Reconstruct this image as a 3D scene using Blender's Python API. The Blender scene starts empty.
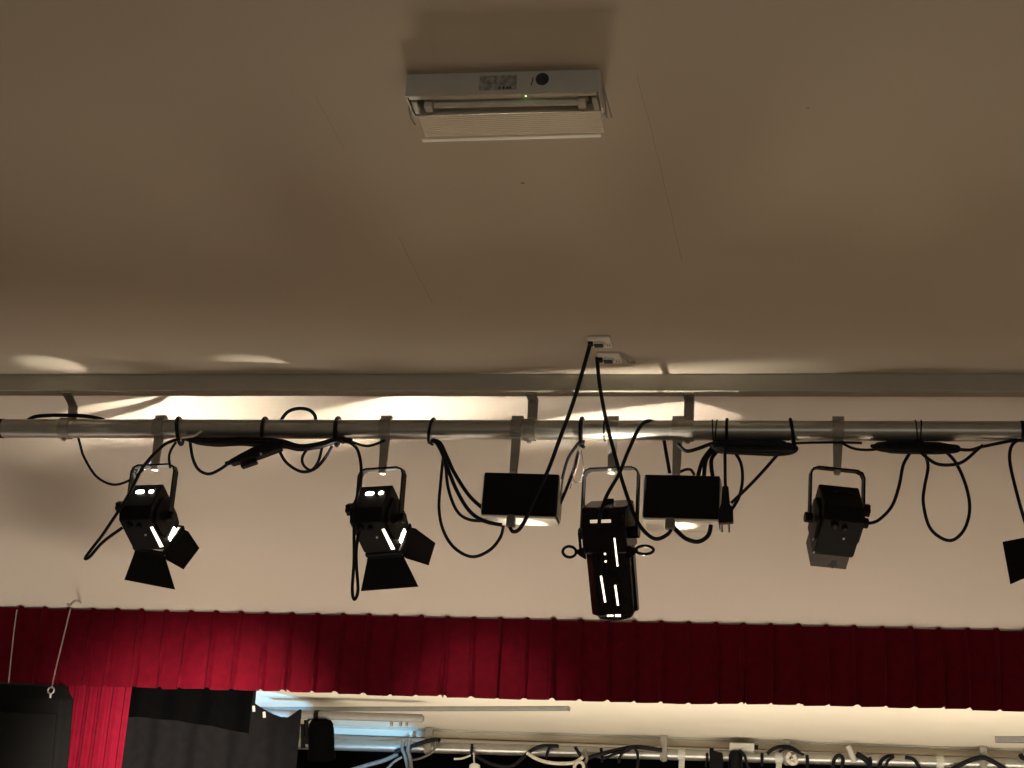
import bpy, bmesh, math, random
from mathutils import Matrix, Vector
random.seed(7)
PI = math.pi
C = bpy.context.scene.collection
sc = bpy.context.scene

# ------------------------------------------------------------------ camera
F, PITCH, YAW = 1700.0, math.radians(20.0), math.atan(1700.0 / 10112.0)
EYE = Vector((0, 0, 1.5))
ROT = (Matrix.Rotation(PI / 2 + PITCH, 3, 'X') @ Matrix.Rotation(YAW, 3, 'Y'))
cd = bpy.data.cameras.new('camera'); cam = bpy.data.objects.new('camera', cd); C.objects.link(cam)
cd.sensor_width = 36; cd.lens = F * 36 / 1024; cd.clip_start = 0.05; cd.clip_end = 100
cam.matrix_world = Matrix.Translation(EYE) @ ROT.to_4x4()
sc.camera = cam

def ray(px, py):
    return ROT @ Vector(((px - 512) / F, -(py - 384) / F, -1))
def at(px, py, Y):
    d = ray(px, py); return EYE + d * (Y / d.y)
def atz(px, py, Z):
    d = ray(px, py); return EYE + d * ((Z - EYE.z) / d.z)

# ------------------------------------------------------------------ materials
def mat(name, col, rough=0.6, metal=0.0, noise=0.0, nscale=20.0, bump=0.0, bscale=200.0, spec=0.5, sheen=0.0, emit=None, estr=0.0, trans=0.0, ior=1.45):
    m = bpy.data.materials.new(name); m.use_nodes = True
    nt = m.node_tree; b = nt.nodes['Principled BSDF']
    b.inputs['Base Color'].default_value = (*col, 1)
    b.inputs['Roughness'].default_value = rough
    b.inputs['Metallic'].default_value = metal
    b.inputs['Specular IOR Level'].default_value = spec
    b.inputs['IOR'].default_value = ior
    if sheen:
        b.inputs['Sheen Weight'].default_value = sheen
        b.inputs['Sheen Roughness'].default_value = 0.4
        b.inputs['Sheen Tint'].default_value = (1.0, 0.25, 0.35, 1)
    if trans: b.inputs['Transmission Weight'].default_value = trans
    if emit:
        b.inputs['Emission Color'].default_value = (*emit, 1); b.inputs['Emission Strength'].default_value = estr
    tc = nt.nodes.new('ShaderNodeTexCoord')
    if noise:
        n = nt.nodes.new('ShaderNodeTexNoise'); n.inputs['Scale'].default_value = nscale; n.inputs['Detail'].default_value = 4
        nt.links.new(tc.outputs['Object'], n.inputs['Vector'])
        r = nt.nodes.new('ShaderNodeValToRGB')
        r.color_ramp.elements[0].position = 0.3; r.color_ramp.elements[1].position = 0.7
        r.color_ramp.elements[0].color = (*[c * (1 - noise) for c in col], 1)
        r.color_ramp.elements[1].color = (*[min(1, c * (1 + noise)) for c in col], 1)
        nt.links.new(n.outputs['Fac'], r.inputs['Fac']); nt.links.new(r.outputs['Color'], b.inputs['Base Color'])
    if bump:
        n2 = nt.nodes.new('ShaderNodeTexNoise'); n2.inputs['Scale'].default_value = bscale; n2.inputs['Detail'].default_value = 3
        nt.links.new(tc.outputs['Object'], n2.inputs['Vector'])
        bp = nt.nodes.new('ShaderNodeBump'); bp.inputs['Strength'].default_value = bump; bp.inputs['Distance'].default_value = 0.003
        nt.links.new(n2.outputs['Fac'], bp.inputs['Height']); nt.links.new(bp.outputs['Normal'], b.inputs['Normal'])
    return m

M = {}
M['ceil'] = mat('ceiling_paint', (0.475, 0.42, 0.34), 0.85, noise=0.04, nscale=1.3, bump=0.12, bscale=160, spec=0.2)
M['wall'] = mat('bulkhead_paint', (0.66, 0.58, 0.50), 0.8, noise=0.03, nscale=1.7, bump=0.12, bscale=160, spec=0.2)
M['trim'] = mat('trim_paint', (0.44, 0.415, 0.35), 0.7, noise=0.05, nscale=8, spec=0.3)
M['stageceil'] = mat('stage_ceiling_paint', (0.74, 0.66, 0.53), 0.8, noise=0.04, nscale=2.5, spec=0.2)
M['floor'] = mat('floor_boards', (0.46, 0.38, 0.30), 0.5, noise=0.25, nscale=6)
M['dark'] = mat('dark_wall', (0.03, 0.03, 0.03), 0.9, noise=0.1)
M['steel'] = mat('galvanised_steel', (0.40, 0.39, 0.35), 0.36, 0.75, noise=0.10, nscale=14, bump=0.05, bscale=80)
M['clamp'] = mat('clamp_steel', (0.30, 0.28, 0.24), 0.5, 0.4, noise=0.1, nscale=30)
M['black'] = mat('black_enamel', (0.004, 0.004, 0.0045), 0.45, noise=0.2, nscale=25, bump=0.05, bscale=90, spec=0.14)
M['black2'] = mat('black_gloss', (0.006, 0.005, 0.006), 0.25, noise=0.2, nscale=25, spec=0.22)
M['flap'] = mat('black_sheet_steel', (0.004, 0.004, 0.0045), 0.6, noise=0.25, nscale=18, spec=0.12)
M['rubber'] = mat('black_cable', (0.006, 0.006, 0.008), 0.55, noise=0.2, nscale=60, spec=0.2)
M['greycable'] = mat('grey_cable', (0.16, 0.14, 0.12), 0.6, noise=0.15, nscale=60)
M['whitecable'] = mat('white_cable', (0.62, 0.56, 0.46), 0.5, noise=0.08, nscale=60)
M['plastic'] = mat('white_plastic', (0.70, 0.66, 0.58), 0.45, noise=0.05, nscale=40)
M['cream'] = mat('cream_enamel', (0.85, 0.80, 0.70), 0.4, noise=0.04, nscale=30)
M['fitting'] = mat('fitting_enamel', (0.50, 0.485, 0.42), 0.5, noise=0.06, nscale=18)
M['tray'] = mat('gear_tray', (0.60, 0.57, 0.50), 0.35, noise=0.12, nscale=25)
M['label'] = mat('label_print', (0.30, 0.29, 0.26), 0.6, noise=0.5, nscale=90)
M['ink'] = mat('ink', (0.03, 0.03, 0.03), 0.6, noise=0.2)
M['led'] = mat('green_led', (0.3, 0.9, 0.3), 0.3, noise=0.05, emit=(0.55, 1.0, 0.35), estr=4)
M['clear'] = mat('prismatic_cover', (0.92, 0.86, 0.78), 0.2, noise=0.03, nscale=30, trans=0.8, ior=1.4)
M['lamp'] = mat('hot_lamp', (1, 0.95, 0.85), 0.4, noise=0.02, emit=(1, 0.93, 0.80), estr=14)
M['slit'] = mat('lamp_glow', (1, 0.9, 0.75), 0.4, noise=0.02, emit=(1, 0.88, 0.70), estr=2.2)
M['slitdim'] = mat('lamp_glow_dim', (1, 0.9, 0.75), 0.4, noise=0.02, emit=(1, 0.80, 0.60), estr=0.5)
M['glass'] = mat('lens_glass', (0.05, 0.05, 0.06), 0.08, noise=0.05)
M['velvet'] = mat('red_velvet', (0.095, 0.0008, 0.007), 0.85, noise=0.14, nscale=35, bump=0.25, bscale=320, spec=0.1, sheen=0.025)
M['cloth'] = mat('black_serge', (0.0012, 0.0012, 0.0012), 0.95, noise=0.2, nscale=30, bump=0.2, bscale=300, spec=0.05)
M['clothlit'] = mat('black_serge_lit', (0.0085, 0.0085, 0.0085), 0.95, noise=0.15, nscale=30, bump=0.2, bscale=300, spec=0.05)  # the same black serge, its tone raised to look lit
M['speaker'] = mat('speaker_grille', (0.008, 0.008, 0.0075), 0.8, noise=0.1, nscale=60, bump=0.3, bscale=500, spec=0.12)
M['hood'] = mat('grey_sheet_steel', (0.07, 0.06, 0.055), 0.5, noise=0.15, nscale=30)
M['greybar'] = mat('grey_painted_tube', (0.22, 0.21, 0.19), 0.55, noise=0.08, nscale=20)
M['wire'] = mat('bright_wire', (0.55, 0.50, 0.48), 0.35, 0.6, noise=0.05)

def translucent(m, col, fac):
    nt = m.node_tree; b = nt.nodes['Principled BSDF']; out = nt.nodes['Material Output']
    t = nt.nodes.new('ShaderNodeBsdfTranslucent'); t.inputs[0].default_value = (*col, 1)
    mx = nt.nodes.new('ShaderNodeMixShader'); mx.inputs[0].default_value = fac
    nt.links.new(b.outputs[0], mx.inputs[1]); nt.links.new(t.outputs[0], mx.inputs[2]); nt.links.new(mx.outputs[0], out.inputs['Surface'])
translucent(M['clear'], (0.95, 0.90, 0.82), 0.3)

# painted ceiling: hairline plaster cracks and specks with places of their own
def add_cracks(m, segs, spots):
    nt = m.node_tree; b = nt.nodes['Principled BSDF']
    tc = nt.nodes.new('ShaderNodeTexCoord')
    nz = nt.nodes.new('ShaderNodeTexNoise'); nz.inputs['Scale'].default_value = 9; nz.inputs['Detail'].default_value = 3
    nt.links.new(tc.outputs['Object'], nz.inputs['Vector'])
    sub = nt.nodes.new('ShaderNodeVectorMath'); sub.operation = 'SUBTRACT'; sub.inputs[1].default_value = (0.5, 0.5, 0.5)
    nt.links.new(nz.outputs['Color'], sub.inputs[0])
    scl = nt.nodes.new('ShaderNodeVectorMath'); scl.operation = 'SCALE'; scl.inputs['Scale'].default_value = 0.008
    nt.links.new(sub.outputs[0], scl.inputs[0])
    add = nt.nodes.new('ShaderNodeVectorMath'); add.operation = 'ADD'
    nt.links.new(tc.outputs['Object'], add.inputs[0]); nt.links.new(scl.outputs[0], add.inputs[1])
    def mth(op, a, b_=None, clamp=False):
        n = nt.nodes.new('ShaderNodeMath'); n.operation = op; n.use_clamp = clamp
        for i, v in enumerate((a, b_)):
            if v is None: continue
            if isinstance(v, (int, float)): n.inputs[i].default_value = v
            else: nt.links.new(v, n.inputs[i])
        return n.outputs[0]
    total = None
    def vm(op, a, bvec=None):
        n = nt.nodes.new('ShaderNodeVectorMath'); n.operation = op
        nt.links.new(a, n.inputs[0])
        if bvec is not None:
            if isinstance(bvec, tuple): n.inputs[1].default_value = bvec
            else: nt.links.new(bvec, n.inputs[1])
        return n
    for p, q, w, s in segs:
        d = (q - p); L = d.length; u = d / L; nrm = Vector((-u.y, u.x, 0))
        r = vm('SUBTRACT', add.outputs[0], tuple(p)).outputs[0]
        t = vm('DOT_PRODUCT', r, tuple(u)).outputs['Value']
        e = vm('DOT_PRODUCT', r, tuple(nrm)).outputs['Value']
        near = mth('LESS_THAN', mth('ABSOLUTE', e), w)
        ins = mth('MULTIPLY', mth('GREATER_THAN', t, 0.0), mth('LESS_THAN', t, L))
        v = mth('MULTIPLY', mth('MULTIPLY', near, ins), s)
        total = v if total is None else mth('MAXIMUM', total, v)
    for p, rad, s in spots:
        r = vm('SUBTRACT', add.outputs[0], tuple(p)).outputs[0]
        ln = vm('LENGTH', r).outputs['Value']
        v = mth('MULTIPLY', mth('LESS_THAN', ln, rad), s)
        total = mth('MAXIMUM', total, v)
    src = b.inputs['Base Color'].links[0].from_socket
    mx = nt.nodes.new('ShaderNodeMix'); mx.data_type = 'RGBA'
    nt.links.new(total, mx.inputs[0]); nt.links.new(src, mx.inputs[6]); mx.inputs[7].default_value = (0.10, 0.07, 0.05, 1)
    nt.links.new(mx.outputs[2], b.inputs['Base Color'])
ZC = 3.25
add_cracks(M['ceil'], [(atz(637, 75, ZC), atz(660, 165, ZC), 0.0009, 0.28), (atz(660, 165, ZC), atz(682, 262, ZC), 0.0009, 0.32),
                       (atz(398, 236, ZC), atz(433, 304, ZC), 0.0009, 0.35), (atz(315, 95, ZC), atz(345, 150, ZC), 0.0008, 0.25)],
           [(atz(522, 183, ZC), 0.005, 0.6), (atz(808, 108, ZC), 0.004, 0.4)])

# ------------------------------------------------------------------ mesh helpers
class MB:
    def __init__(s): s.bm = bmesh.new()
    def box(s, c, size, m=None, taper=None):
        v = []
        for x in (-1, 1):
            for y in (-1, 1):
                for z in (-1, 1):
                    p = Vector((x * size[0] / 2, y * size[1] / 2, z * size[2] / 2)) + Vector(c)
                    v.append(s.bm.verts.new(m @ p if m else p))
        for f in ((0, 1, 3, 2), (4, 6, 7, 5), (0, 4, 5, 1), (2, 3, 7, 6), (0, 2, 6, 4), (1, 5, 7, 3)):
            s.bm.faces.new([v[i] for i in f])
        return s
    def prism(s, poly, ext, m=None):
        """poly: list of 3-D points (planar), ext: extrusion vector"""
        e = Vector(ext); a = [Vector(p) for p in poly]; T = (lambda p: m @ p) if m else (lambda p: p)
        A = [s.bm.verts.new(T(p)) for p in a]; B = [s.bm.verts.new(T(p + e)) for p in a]
        n = len(A)
        s.bm.faces.new(A); s.bm.faces.new(B[::-1])
        for i in range(n): s.bm.faces.new((A[i], B[i], B[(i + 1) % n], A[(i + 1) % n]))
        return s
    def tube(s, pts, r, seg=10, m=None, closed=False, rs=None):
        P = [Vector(p) for p in pts]
        if m: P = [m @ p for p in P]
        n = len(P); rings = []
        t0 = (P[1] - P[0]).normalized()
        u = t0.cross(Vector((0, 0, 1)));
        if u.length < 0.05: u = t0.cross(Vector((1, 0, 0)))
        u.normalize()
        for i, p in enumerate(P):
            if closed: t = (P[(i + 1) % n] - P[i - 1]).normalized()
            else: t = (P[min(i + 1, n - 1)] - P[max(i - 1, 0)]).normalized()
            u = (u - t * u.dot(t)).normalized(); w = t.cross(u)
            rr = rs[i] if rs else r
            rings.append([s.bm.verts.new(p + (u * math.cos(a) + w * math.sin(a)) * rr) for a in [2 * PI * k / seg for k in range(seg)]])
        for i in range(n if closed else n - 1):
            A, B = rings[i], rings[(i + 1) % n]
            for k in range(seg): s.bm.faces.new((A[k], A[(k + 1) % seg], B[(k + 1) % seg], B[k]))
        if not closed:
            s.bm.faces.new(rings[0][::-1]); s.bm.faces.new(rings[-1])
        return s
    def cyl(s, a, b, r, seg=20, m=None, r2=None):
        return s.tube([a, b], r, seg, m, rs=[r, r2 if r2 is not None else r])
    def lathe(s, prof, axis_o, axis_d, seg=24, m=None):
        """prof: list of (distance along axis, radius)"""
        d = Vector(axis_d).normalized(); o = Vector(axis_o)
        return s.tube([o + d * t for t, _ in prof], 0, seg, m, rs=[max(r, 1e-4) for _, r in prof])
    def sheet(s, grid, th, m=None):
        """grid[i][j] of points -> solid sheet of thickness th along its own normals"""
        nI, nJ = len(grid), len(grid[0])
        def nrm(i, j):
            a = grid[min(i + 1, nI - 1)][j] - grid[max(i - 1, 0)][j]; b = grid[i][min(j + 1, nJ - 1)] - grid[i][max(j - 1, 0)]
            return a.cross(b).normalized()
        T = (lambda p: m @ p) if m else (lambda p: p)
        A = [[s.bm.verts.new(T(grid[i][j])) for j in range(nJ)] for i in range(nI)]
        B = [[s.bm.verts.new(T(grid[i][j] + nrm(i, j) * th)) for j in range(nJ)] for i in range(nI)]
        for i in range(nI - 1):
            for j in range(nJ - 1):
                s.bm.faces.new((A[i][j], A[i + 1][j], A[i + 1][j + 1], A[i][j + 1]))
                s.bm.faces.new((B[i][j], B[i][j + 1], B[i + 1][j + 1], B[i + 1][j]))
        for i in range(nI - 1):
            s.bm.faces.new((A[i][0], B[i][0], B[i + 1][0], A[i + 1][0])); s.bm.faces.new((A[i][-1], A[i + 1][-1], B[i + 1][-1], B[i][-1]))
        for j in range(nJ - 1):
            s.bm.faces.new((A[0][j], A[0][j + 1], B[0][j + 1], B[0][j])); s.bm.faces.new((A[-1][j], B[-1][j], B[-1][j + 1], A[-1][j + 1]))
        return s
    def build(s, name, material, parent=None, smooth=False, bevel=0.0, origin=None):
        bmesh.ops.recalc_face_normals(s.bm, faces=s.bm.faces)
        if origin is not None: bmesh.ops.translate(s.bm, verts=s.bm.verts, vec=-Vector(origin))
        me = bpy.data.meshes.new(name); s.bm.to_mesh(me); s.bm.free()
        if smooth:
            me.polygons.foreach_set('use_smooth', [True] * len(me.polygons)); me.update()
            try: me.set_sharp_from_angle(angle=math.radians(40))
            except Exception: pass
        me.materials.append(M[material])
        o = bpy.data.objects.new(name, me); C.objects.link(o)
        if origin is not None: o.location = origin
        if parent: o.parent = parent
        if bevel:
            bv = o.modifiers.new('bevel', 'BEVEL'); bv.width = bevel; bv.segments = 2; bv.limit_method = 'ANGLE'
        return o
def tag(o, label, cat, group=None):
    o['label'] = label; o['category'] = cat
    if group: o['group'] = group
    return o
def struct(o): o['kind'] = 'structure'; return o
def empty(name, loc, label, cat, group=None):
    o = bpy.data.objects.new(name, None); C.objects.link(o); o.location = loc; o.empty_display_size = 0.05
    return tag(o, label, cat, group)
def smooth_path(pts, n=8):
    P = [Vector(p) for p in pts]
    if len(P) < 3: return P
    out = []
    for i in range(len(P) - 1):
        p0, p1, p2, p3 = P[max(i - 1, 0)], P[i], P[i + 1], P[min(i + 2, len(P) - 1)]
        for k in range(n):
            t = k / n
            out.append(0.5 * ((2 * p1) + (-p0 + p2) * t + (2 * p0 - 5 * p1 + 4 * p2 - p3) * t * t + (-p0 + 3 * p1 - 3 * p2 + p3) * t ** 3))
    out.append(P[-1]); return out
def px_path(pix, Y):
    """pix: pixels (x, y[, Y]); Y: depth or (start, end)"""
    n = len(pix); out = []
    for i, p in enumerate(pix):
        y = p[2] if len(p) > 2 else (Y if not isinstance(Y, tuple) else Y[0] + (Y[1] - Y[0]) * i / (n - 1))
        out.append(at(p[0], p[1], y))
    return out

# ------------------------------------------------------------------ the setting
YB = 4.72                       # front of the ceiling batten
YP = 4.76                       # lighting bar
YV = 5.60                       # pelmet
ZS = 2.90                       # stage ceiling
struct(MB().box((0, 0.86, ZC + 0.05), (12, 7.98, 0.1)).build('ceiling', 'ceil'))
zb = at(512, 391, YB).z
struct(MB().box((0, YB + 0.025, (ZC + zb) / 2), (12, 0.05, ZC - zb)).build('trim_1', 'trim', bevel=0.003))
# sloping bulkhead from the batten down to the top of the proscenium opening
zt = at(512, 619, YV).z - 0.005
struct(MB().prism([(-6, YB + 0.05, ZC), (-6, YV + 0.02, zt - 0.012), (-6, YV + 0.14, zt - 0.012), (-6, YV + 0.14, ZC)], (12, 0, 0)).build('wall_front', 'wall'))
struct(MB().box((-4.6, YV + 0.08, 1.35), (2.8, 0.12, 2.7)).box((4.6, YV + 0.08, 1.35), (2.8, 0.12, 2.7)).build('wall_proscenium', 'wall'))
struct(MB().box((0, 0.8, -0.05), (12, 9.6, 0.1)).build('floor', 'floor'))
struct(MB().box((0, 8.2, 0.4), (12, 5.0, 0.8)).build('floor_stage', 'floor'))
struct(MB().box((0, 8.26, ZS + 0.05), (12, 5.04, 0.1)).build('ceiling_stage', 'stageceil'))
struct(MB().box((0, 10.7, 1.85), (12, 0.1, 2.1)).build('wall_back', 'dark'))
struct(MB().box((-5.9, 8.2, 1.85), (0.1, 4.9, 2.1)).build('wall_left', 'dark'))
struct(MB().box((5.9, 8.2, 1.85), (0.1, 4.9, 2.1)).build('wall_right', 'dark'))
# stage batten, the twin of the one in the hall
YS = atz(660, 737, ZS).y
zs2 = at(660, 745.5, YS).z
struct(MB().box((0, YS + 0.03, (ZS + zs2) / 2), (11.6, 0.06, ZS - zs2)).build('trim_2', 'stageceil', bevel=0.003))
struct(MB().box((0, YS - 0.008, ZS - 0.006), (11.6, 0.016, 0.012)).build('shadow_strip', 'trim', bevel=0.002))  # darker strip drawn in as the shadow line above the batten face

# ------------------------------------------------------------------ lighting bar
PA, PB = at(-60, 428.2, YP), at(1090, 431.6, YP)
RP = 0.0295
def on_bar(px):
    """bar centre below/above the pixel column px"""
    d0, d1 = -60, 1090
    lo, hi = 0.0, 1.0
    for _ in range(40):
        mid = (lo + hi) / 2; p = PA.lerp(PB, mid); q = ROT.transposed() @ (p - EYE)
        if 512 + F * q.x / -q.z < px: lo = mid
        else: hi = mid
    return PA.lerp(PB, lo)
bar = MB().cyl(PA, PB, RP, 28).build('lighting_bar', 'steel', smooth=True)
tag(bar, 'grey steel lighting bar slung under the ceiling batten across the hall', 'bar')

# suspension brackets
def bracket(px, label, hook=False):
    p = on_bar(px); z0 = zb
    e = empty('suspension_bracket', p, label, 'bracket', 'brackets holding up the hall lighting bar')
    w = 0.030; t = 0.006; h = z0 - p.z
    yb0 = (YB + 0.015) - p.y
    if hook:
        prof = [(yb0 - 0.012, h), (yb0 + 0.0, h - 0.004), (0.0 + 0.022, h - 0.022), (0.034, h - 0.05), (0.034, 0.0), (0.03, -0.02)]
    else:
        prof = [(yb0 - 0.005, h), (0.03, h - 0.003), (0.034, h - 0.012), (0.034, 0.0), (0.03, -0.02)]
    b = MB()
    A = [(Vector((-w / 2, y, z)), Vector((w / 2, y, z))) for y, z in smooth_path([(0, y, z) for y, z in prof], 5) and [(q.y, q.z) for q in smooth_path([(0, y, z) for y, z in prof], 5)]]
    grid = [[a, c] for a, c in A]
    b.sheet(grid, t); b.build('strap', 'clamp', e)
    c = MB()
    ring = [Vector((0, math.cos(a) * (RP + 0.004), math.sin(a) * (RP + 0.004))) for a in [math.radians(x) for x in range(-150, 151, 15)]]
    for dx in (0.0,):
        c.sheet([[q + Vector((-0.017, 0, 0)), q + Vector((0.017, 0, 0))] for q in [Vector((0, -r.y, r.z)) for r in ring]], 0.004)
    c.build('saddle', 'clamp', e)
    MB().cyl((0, -0.004, -RP - 0.002), (0, -0.004, -RP - 0.012), 0.007, 8).build('bolt', 'clamp', e)
    return e
bracket(66, 'curved grey bracket reaching from the batten to the bar, near the left picture edge', True)
bracket(530, 'straight grey bracket on the bar above the left dimmer box')
bracket(688, 'straight grey bracket on the bar above the right dimmer box')

def hook_clamp(root, drop, w=0.034, stem_w=0.028):
    b = MB()
    R0 = RP + 0.003
    pts = [Vector((0, math.cos(a) * R0, math.sin(a) * R0)) for a in [math.radians(x) for x in range(-60, 241, 15)]]
    b.sheet([[q + Vector((-w / 2, 0, 0)), q + Vector((w / 2, 0, 0))] for q in pts], -0.006)
    b.box((0, 0.0, RP + 0.006), (w, 0.02, 0.012))
    b.prism([(-stem_w / 2, -0.006, -RP + 0.004), (stem_w / 2, -0.006, -RP + 0.004), (stem_w / 2 * 0.8, -0.006, -drop), (-stem_w / 2 * 0.8, -0.006, -drop)], (0, 0.012, 0))
    hc = b.build('hook_clamp', 'clamp', root)
    MB().cyl((0, 0, -drop - 0.012), (0, 0, -drop + 0.008), 0.011, 6).build('clamp_bolt', 'wire', hc)

def yoke(root, drop, pz, half, m, w=0.026, t=0.005, swing=0.0):
    """inverted U of flat bar: top at -drop, pivots at -pz"""
    r = 0.018
    line = [(-half, -pz - 0.012), (-half, -drop - r), (-half + r * 0.3, -drop - r * 0.3), (-half + r, -drop), (half - r, -drop), (half - r * 0.3, -drop - r * 0.3), (half, -drop - r), (half, -pz - 0.012)]
    b = MB()
    # swing the bar about its pivots (the yoke hangs from its clamp, so 0 = plumb)
    b.sheet([[Vector((x, -w / 2, z)), Vector((x, w / 2, z))] for x, z in line], t, m)
    return b.build('yoke', 'black', root)

LEAK, WEDGE = 11.0, 9.0
def leak(root, loc, Y, aim):
    """light escaping at the top of a lit lantern, shaped by two added baffle plates"""
    x, y, z = loc; B = Matrix.Translation(loc) @ Y
    MB().box((0, -0.0018, 0.0045), (0.03, 0.001, 0.015), B).box((0, 0.0065, 0.0025), (0.03, 0.001, 0.011), B).box((0, 0.002, -0.004), (0.03, 0.0095, 0.002), B).build('leak_baffle', 'black', root)  # plates added only to limit the spread of the leaking light
    up = bpy.data.lights.new('vent_leak', 'SPOT'); up.energy = LEAK; up.color = (1, 0.90, 0.72); up.spot_size = math.radians(150); up.spot_blend = 0.6; up.shadow_soft_size = 0.0015
    uo = bpy.data.objects.new('vent_leak', up); C.objects.link(uo); uo.parent = root
    uo.matrix_local = B @ Matrix.Rotation(PI - 0.45, 4, 'X')
    if aim:
        up = bpy.data.lights.new('seam_leak', 'SPOT'); up.energy = WEDGE; up.color = (1, 0.92, 0.76); up.spot_size = math.radians(24); up.spot_blend = 0.7; up.shadow_soft_size = 0.002
        uo = bpy.data.objects.new('seam_leak', up); C.objects.link(uo); uo.parent = root
        src = Vector((-0.062, 0.0, z + 0.004)); d = atz(aim[0], aim[1], ZC) - (Vector(root.location) + src)
        uo.location = src; uo.rotation_euler = d.to_track_quat('-Z', 'Y').to_euler()
def square(h): return [(-h, -h), (h, -h), (h, h), (-h, h)]
def fresnel(px, label, yaw, pitch, lit, doors=None, roll=0.0, hang=0.0, drop=0.118, pz=0.255, hood=False, side=-1, W=0.108, group=None, aim=None):
    p = on_bar(px)
    root = empty('fresnel_spotlight', p, label, 'stage light')
    root.rotation_euler = (0, math.radians(hang), 0)
    Y = Matrix.Rotation(math.radians(-yaw), 4, 'Z')
    H = Y @ Matrix.Translation((0, 0, -pz)) @ Matrix.Rotation(math.radians(-pitch), 4, 'X')
    hook_clamp(root, drop)
    yoke(root, drop, pz, W / 2 + 0.017, Y)
    w = W / 2
    # housing
    prof = [(-0.074, 0.064), (-0.068, 0.068), (0.050, 0.066), (0.084, 0.056), (0.084, -0.058), (0.070, -0.066), (-0.052, -0.066), (-0.078, -0.034)]
    hs = MB().prism([(-w, y, z) for y, z in prof], (2 * w, 0, 0), H).build('housing', 'black', root, bevel=0.004)
    # side cheeks
    for sgn in (-1, 1):
        ch = [(-0.052, 0.03), (-0.03, 0.05), (0.035, 0.05), (0.05, 0.03), (0.05, -0.04), (0.03, -0.052), (-0.035, -0.052), (-0.052, -0.03)]
        ck = MB().prism([(sgn * w, y, z) for y, z in ch], (sgn * 0.008, 0, 0), H).build('side_panel', 'black', root, bevel=0.002)
        k = MB().cyl((sgn * (w + 0.012), 0, 0), (sgn * (w + 0.034), 0, 0), 0.016, 8, H)
        k.build('tilt_knob', 'black', ck, bevel=0.003)
    # cable gland / lobed adjuster
    kn = MB()
    for a in range(0, 360, 60):
        kn.cyl((side * (w + 0.005), -0.055 + 0.011 * math.cos(math.radians(a)), -0.012 + 0.011 * math.sin(math.radians(a))), (side * (w + 0.022), -0.055 + 0.011 * math.cos(math.radians(a)), -0.012 + 0.011 * math.sin(math.radians(a))), 0.008, 10, H)
    kn.build('adjuster', 'black', root)
    MB().lathe([(0, 0.012), (0.012, 0.011), (0.02, 0.004)], (0.0, -0.01, 0.064), (0, 0, 1), 14, H).build('top_screw', 'black', root, smooth=True)
    # vents on the sloping rear top
    nrm = Vector((0, -1, -0.04)).normalized(); mid = Vector((0, -0.0755, 0.030))
    for x0, x1 in ((-0.022, 0.004), (0.022, 0.036)):
        MB().prism([H @ (mid + Vector((x, 0, 0)) + Vector((0, 0.04, 1)).normalized() * s) for x, s in
                    ((x0, -0.005), (x0 + 0.004, -0.007), (x1 - 0.004, -0.007), (x1, -0.003), (x1, 0.003), (x1 - 0.004, 0.006), (x0 + 0.004, 0.006), (x0, 0.003))],
                   H.to_3x3() @ (nrm * 0.0025)).build('vent_slot', 'lamp' if lit else 'black2', hs)
    # focus knobs beneath
    for x, y, r in ((-0.022, -0.035, 0.011), (0.008, -0.03, 0.008)):
        MB().lathe([(0, r), (0.008, r), (0.014, r * 0.7)], (x, y, -0.064), (0, 0, -1), 14, H).build('focus_knob', 'black2', hs, smooth=True)
    if lit:
        MB().prism([H @ Vector((x, y, -0.066)) for x, y in ((w - 0.013, -0.02), (w - 0.004, -0.022), (w - 0.001, 0.062), (w - 0.013, 0.064))], H.to_3x3() @ Vector((0, 0, -0.002))).build('light_slot', 'slit', hs)  # glowing strip for lamp light leaking past the panel edge
        MB().box((w + 0.001, 0.071, -0.004), (0.003, 0.013, 0.048), H).build('lens_glow', 'lamp', hs)  # glowing strip in place of lens light beside the right flap
    MB().lathe([(0, 0.004), (0.006, 0.003)], (0.014, 0.01, -0.064), (0, 0, -1), 10, H).build('screw', 'wire', hs, smooth=True)
    # lens and colour frame
    MB().lathe([(0.080, 0.050), (0.086, 0.050), (0.092, 0.040), (0.095, 0.02), (0.096, 0.001)], (0, 0, 0), (0, 1, 0), 28, H).build('lens', 'lamp' if lit else 'glass', root, smooth=True)
    Rf = H @ Matrix.Translation((0, 0.091, 0)) @ Matrix.Rotation(math.radians(roll), 4, 'Y')
    h, o = 0.053, 0.060
    if not hood:
        fr = MB(); gf = MB()
        for sgn in (-1, 1):
            fr.box((sgn * (h + o) / 2, 0, 0), (o - h, 0.014, 2 * o), Rf); fr.box((0, 0, sgn * (h + o) / 2), (2 * h, 0.014, o - h), Rf)
            gf.box((sgn * (h - 0.002), 0.006, 0), (0.003, 0.022, 2 * h - 0.002), Rf); gf.box((0, 0.006, sgn * (h - 0.002)), (2 * h - 0.008, 0.022, 0.003), Rf)  # pale liner added so the frame's inner faces show the lens light
        cf = fr.build('colour_frame', 'flap', root, bevel=0.002)
        gf.build('frame_liner', 'cream', cf)['label'] = 'pale added liner inside the colour frame'
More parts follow.
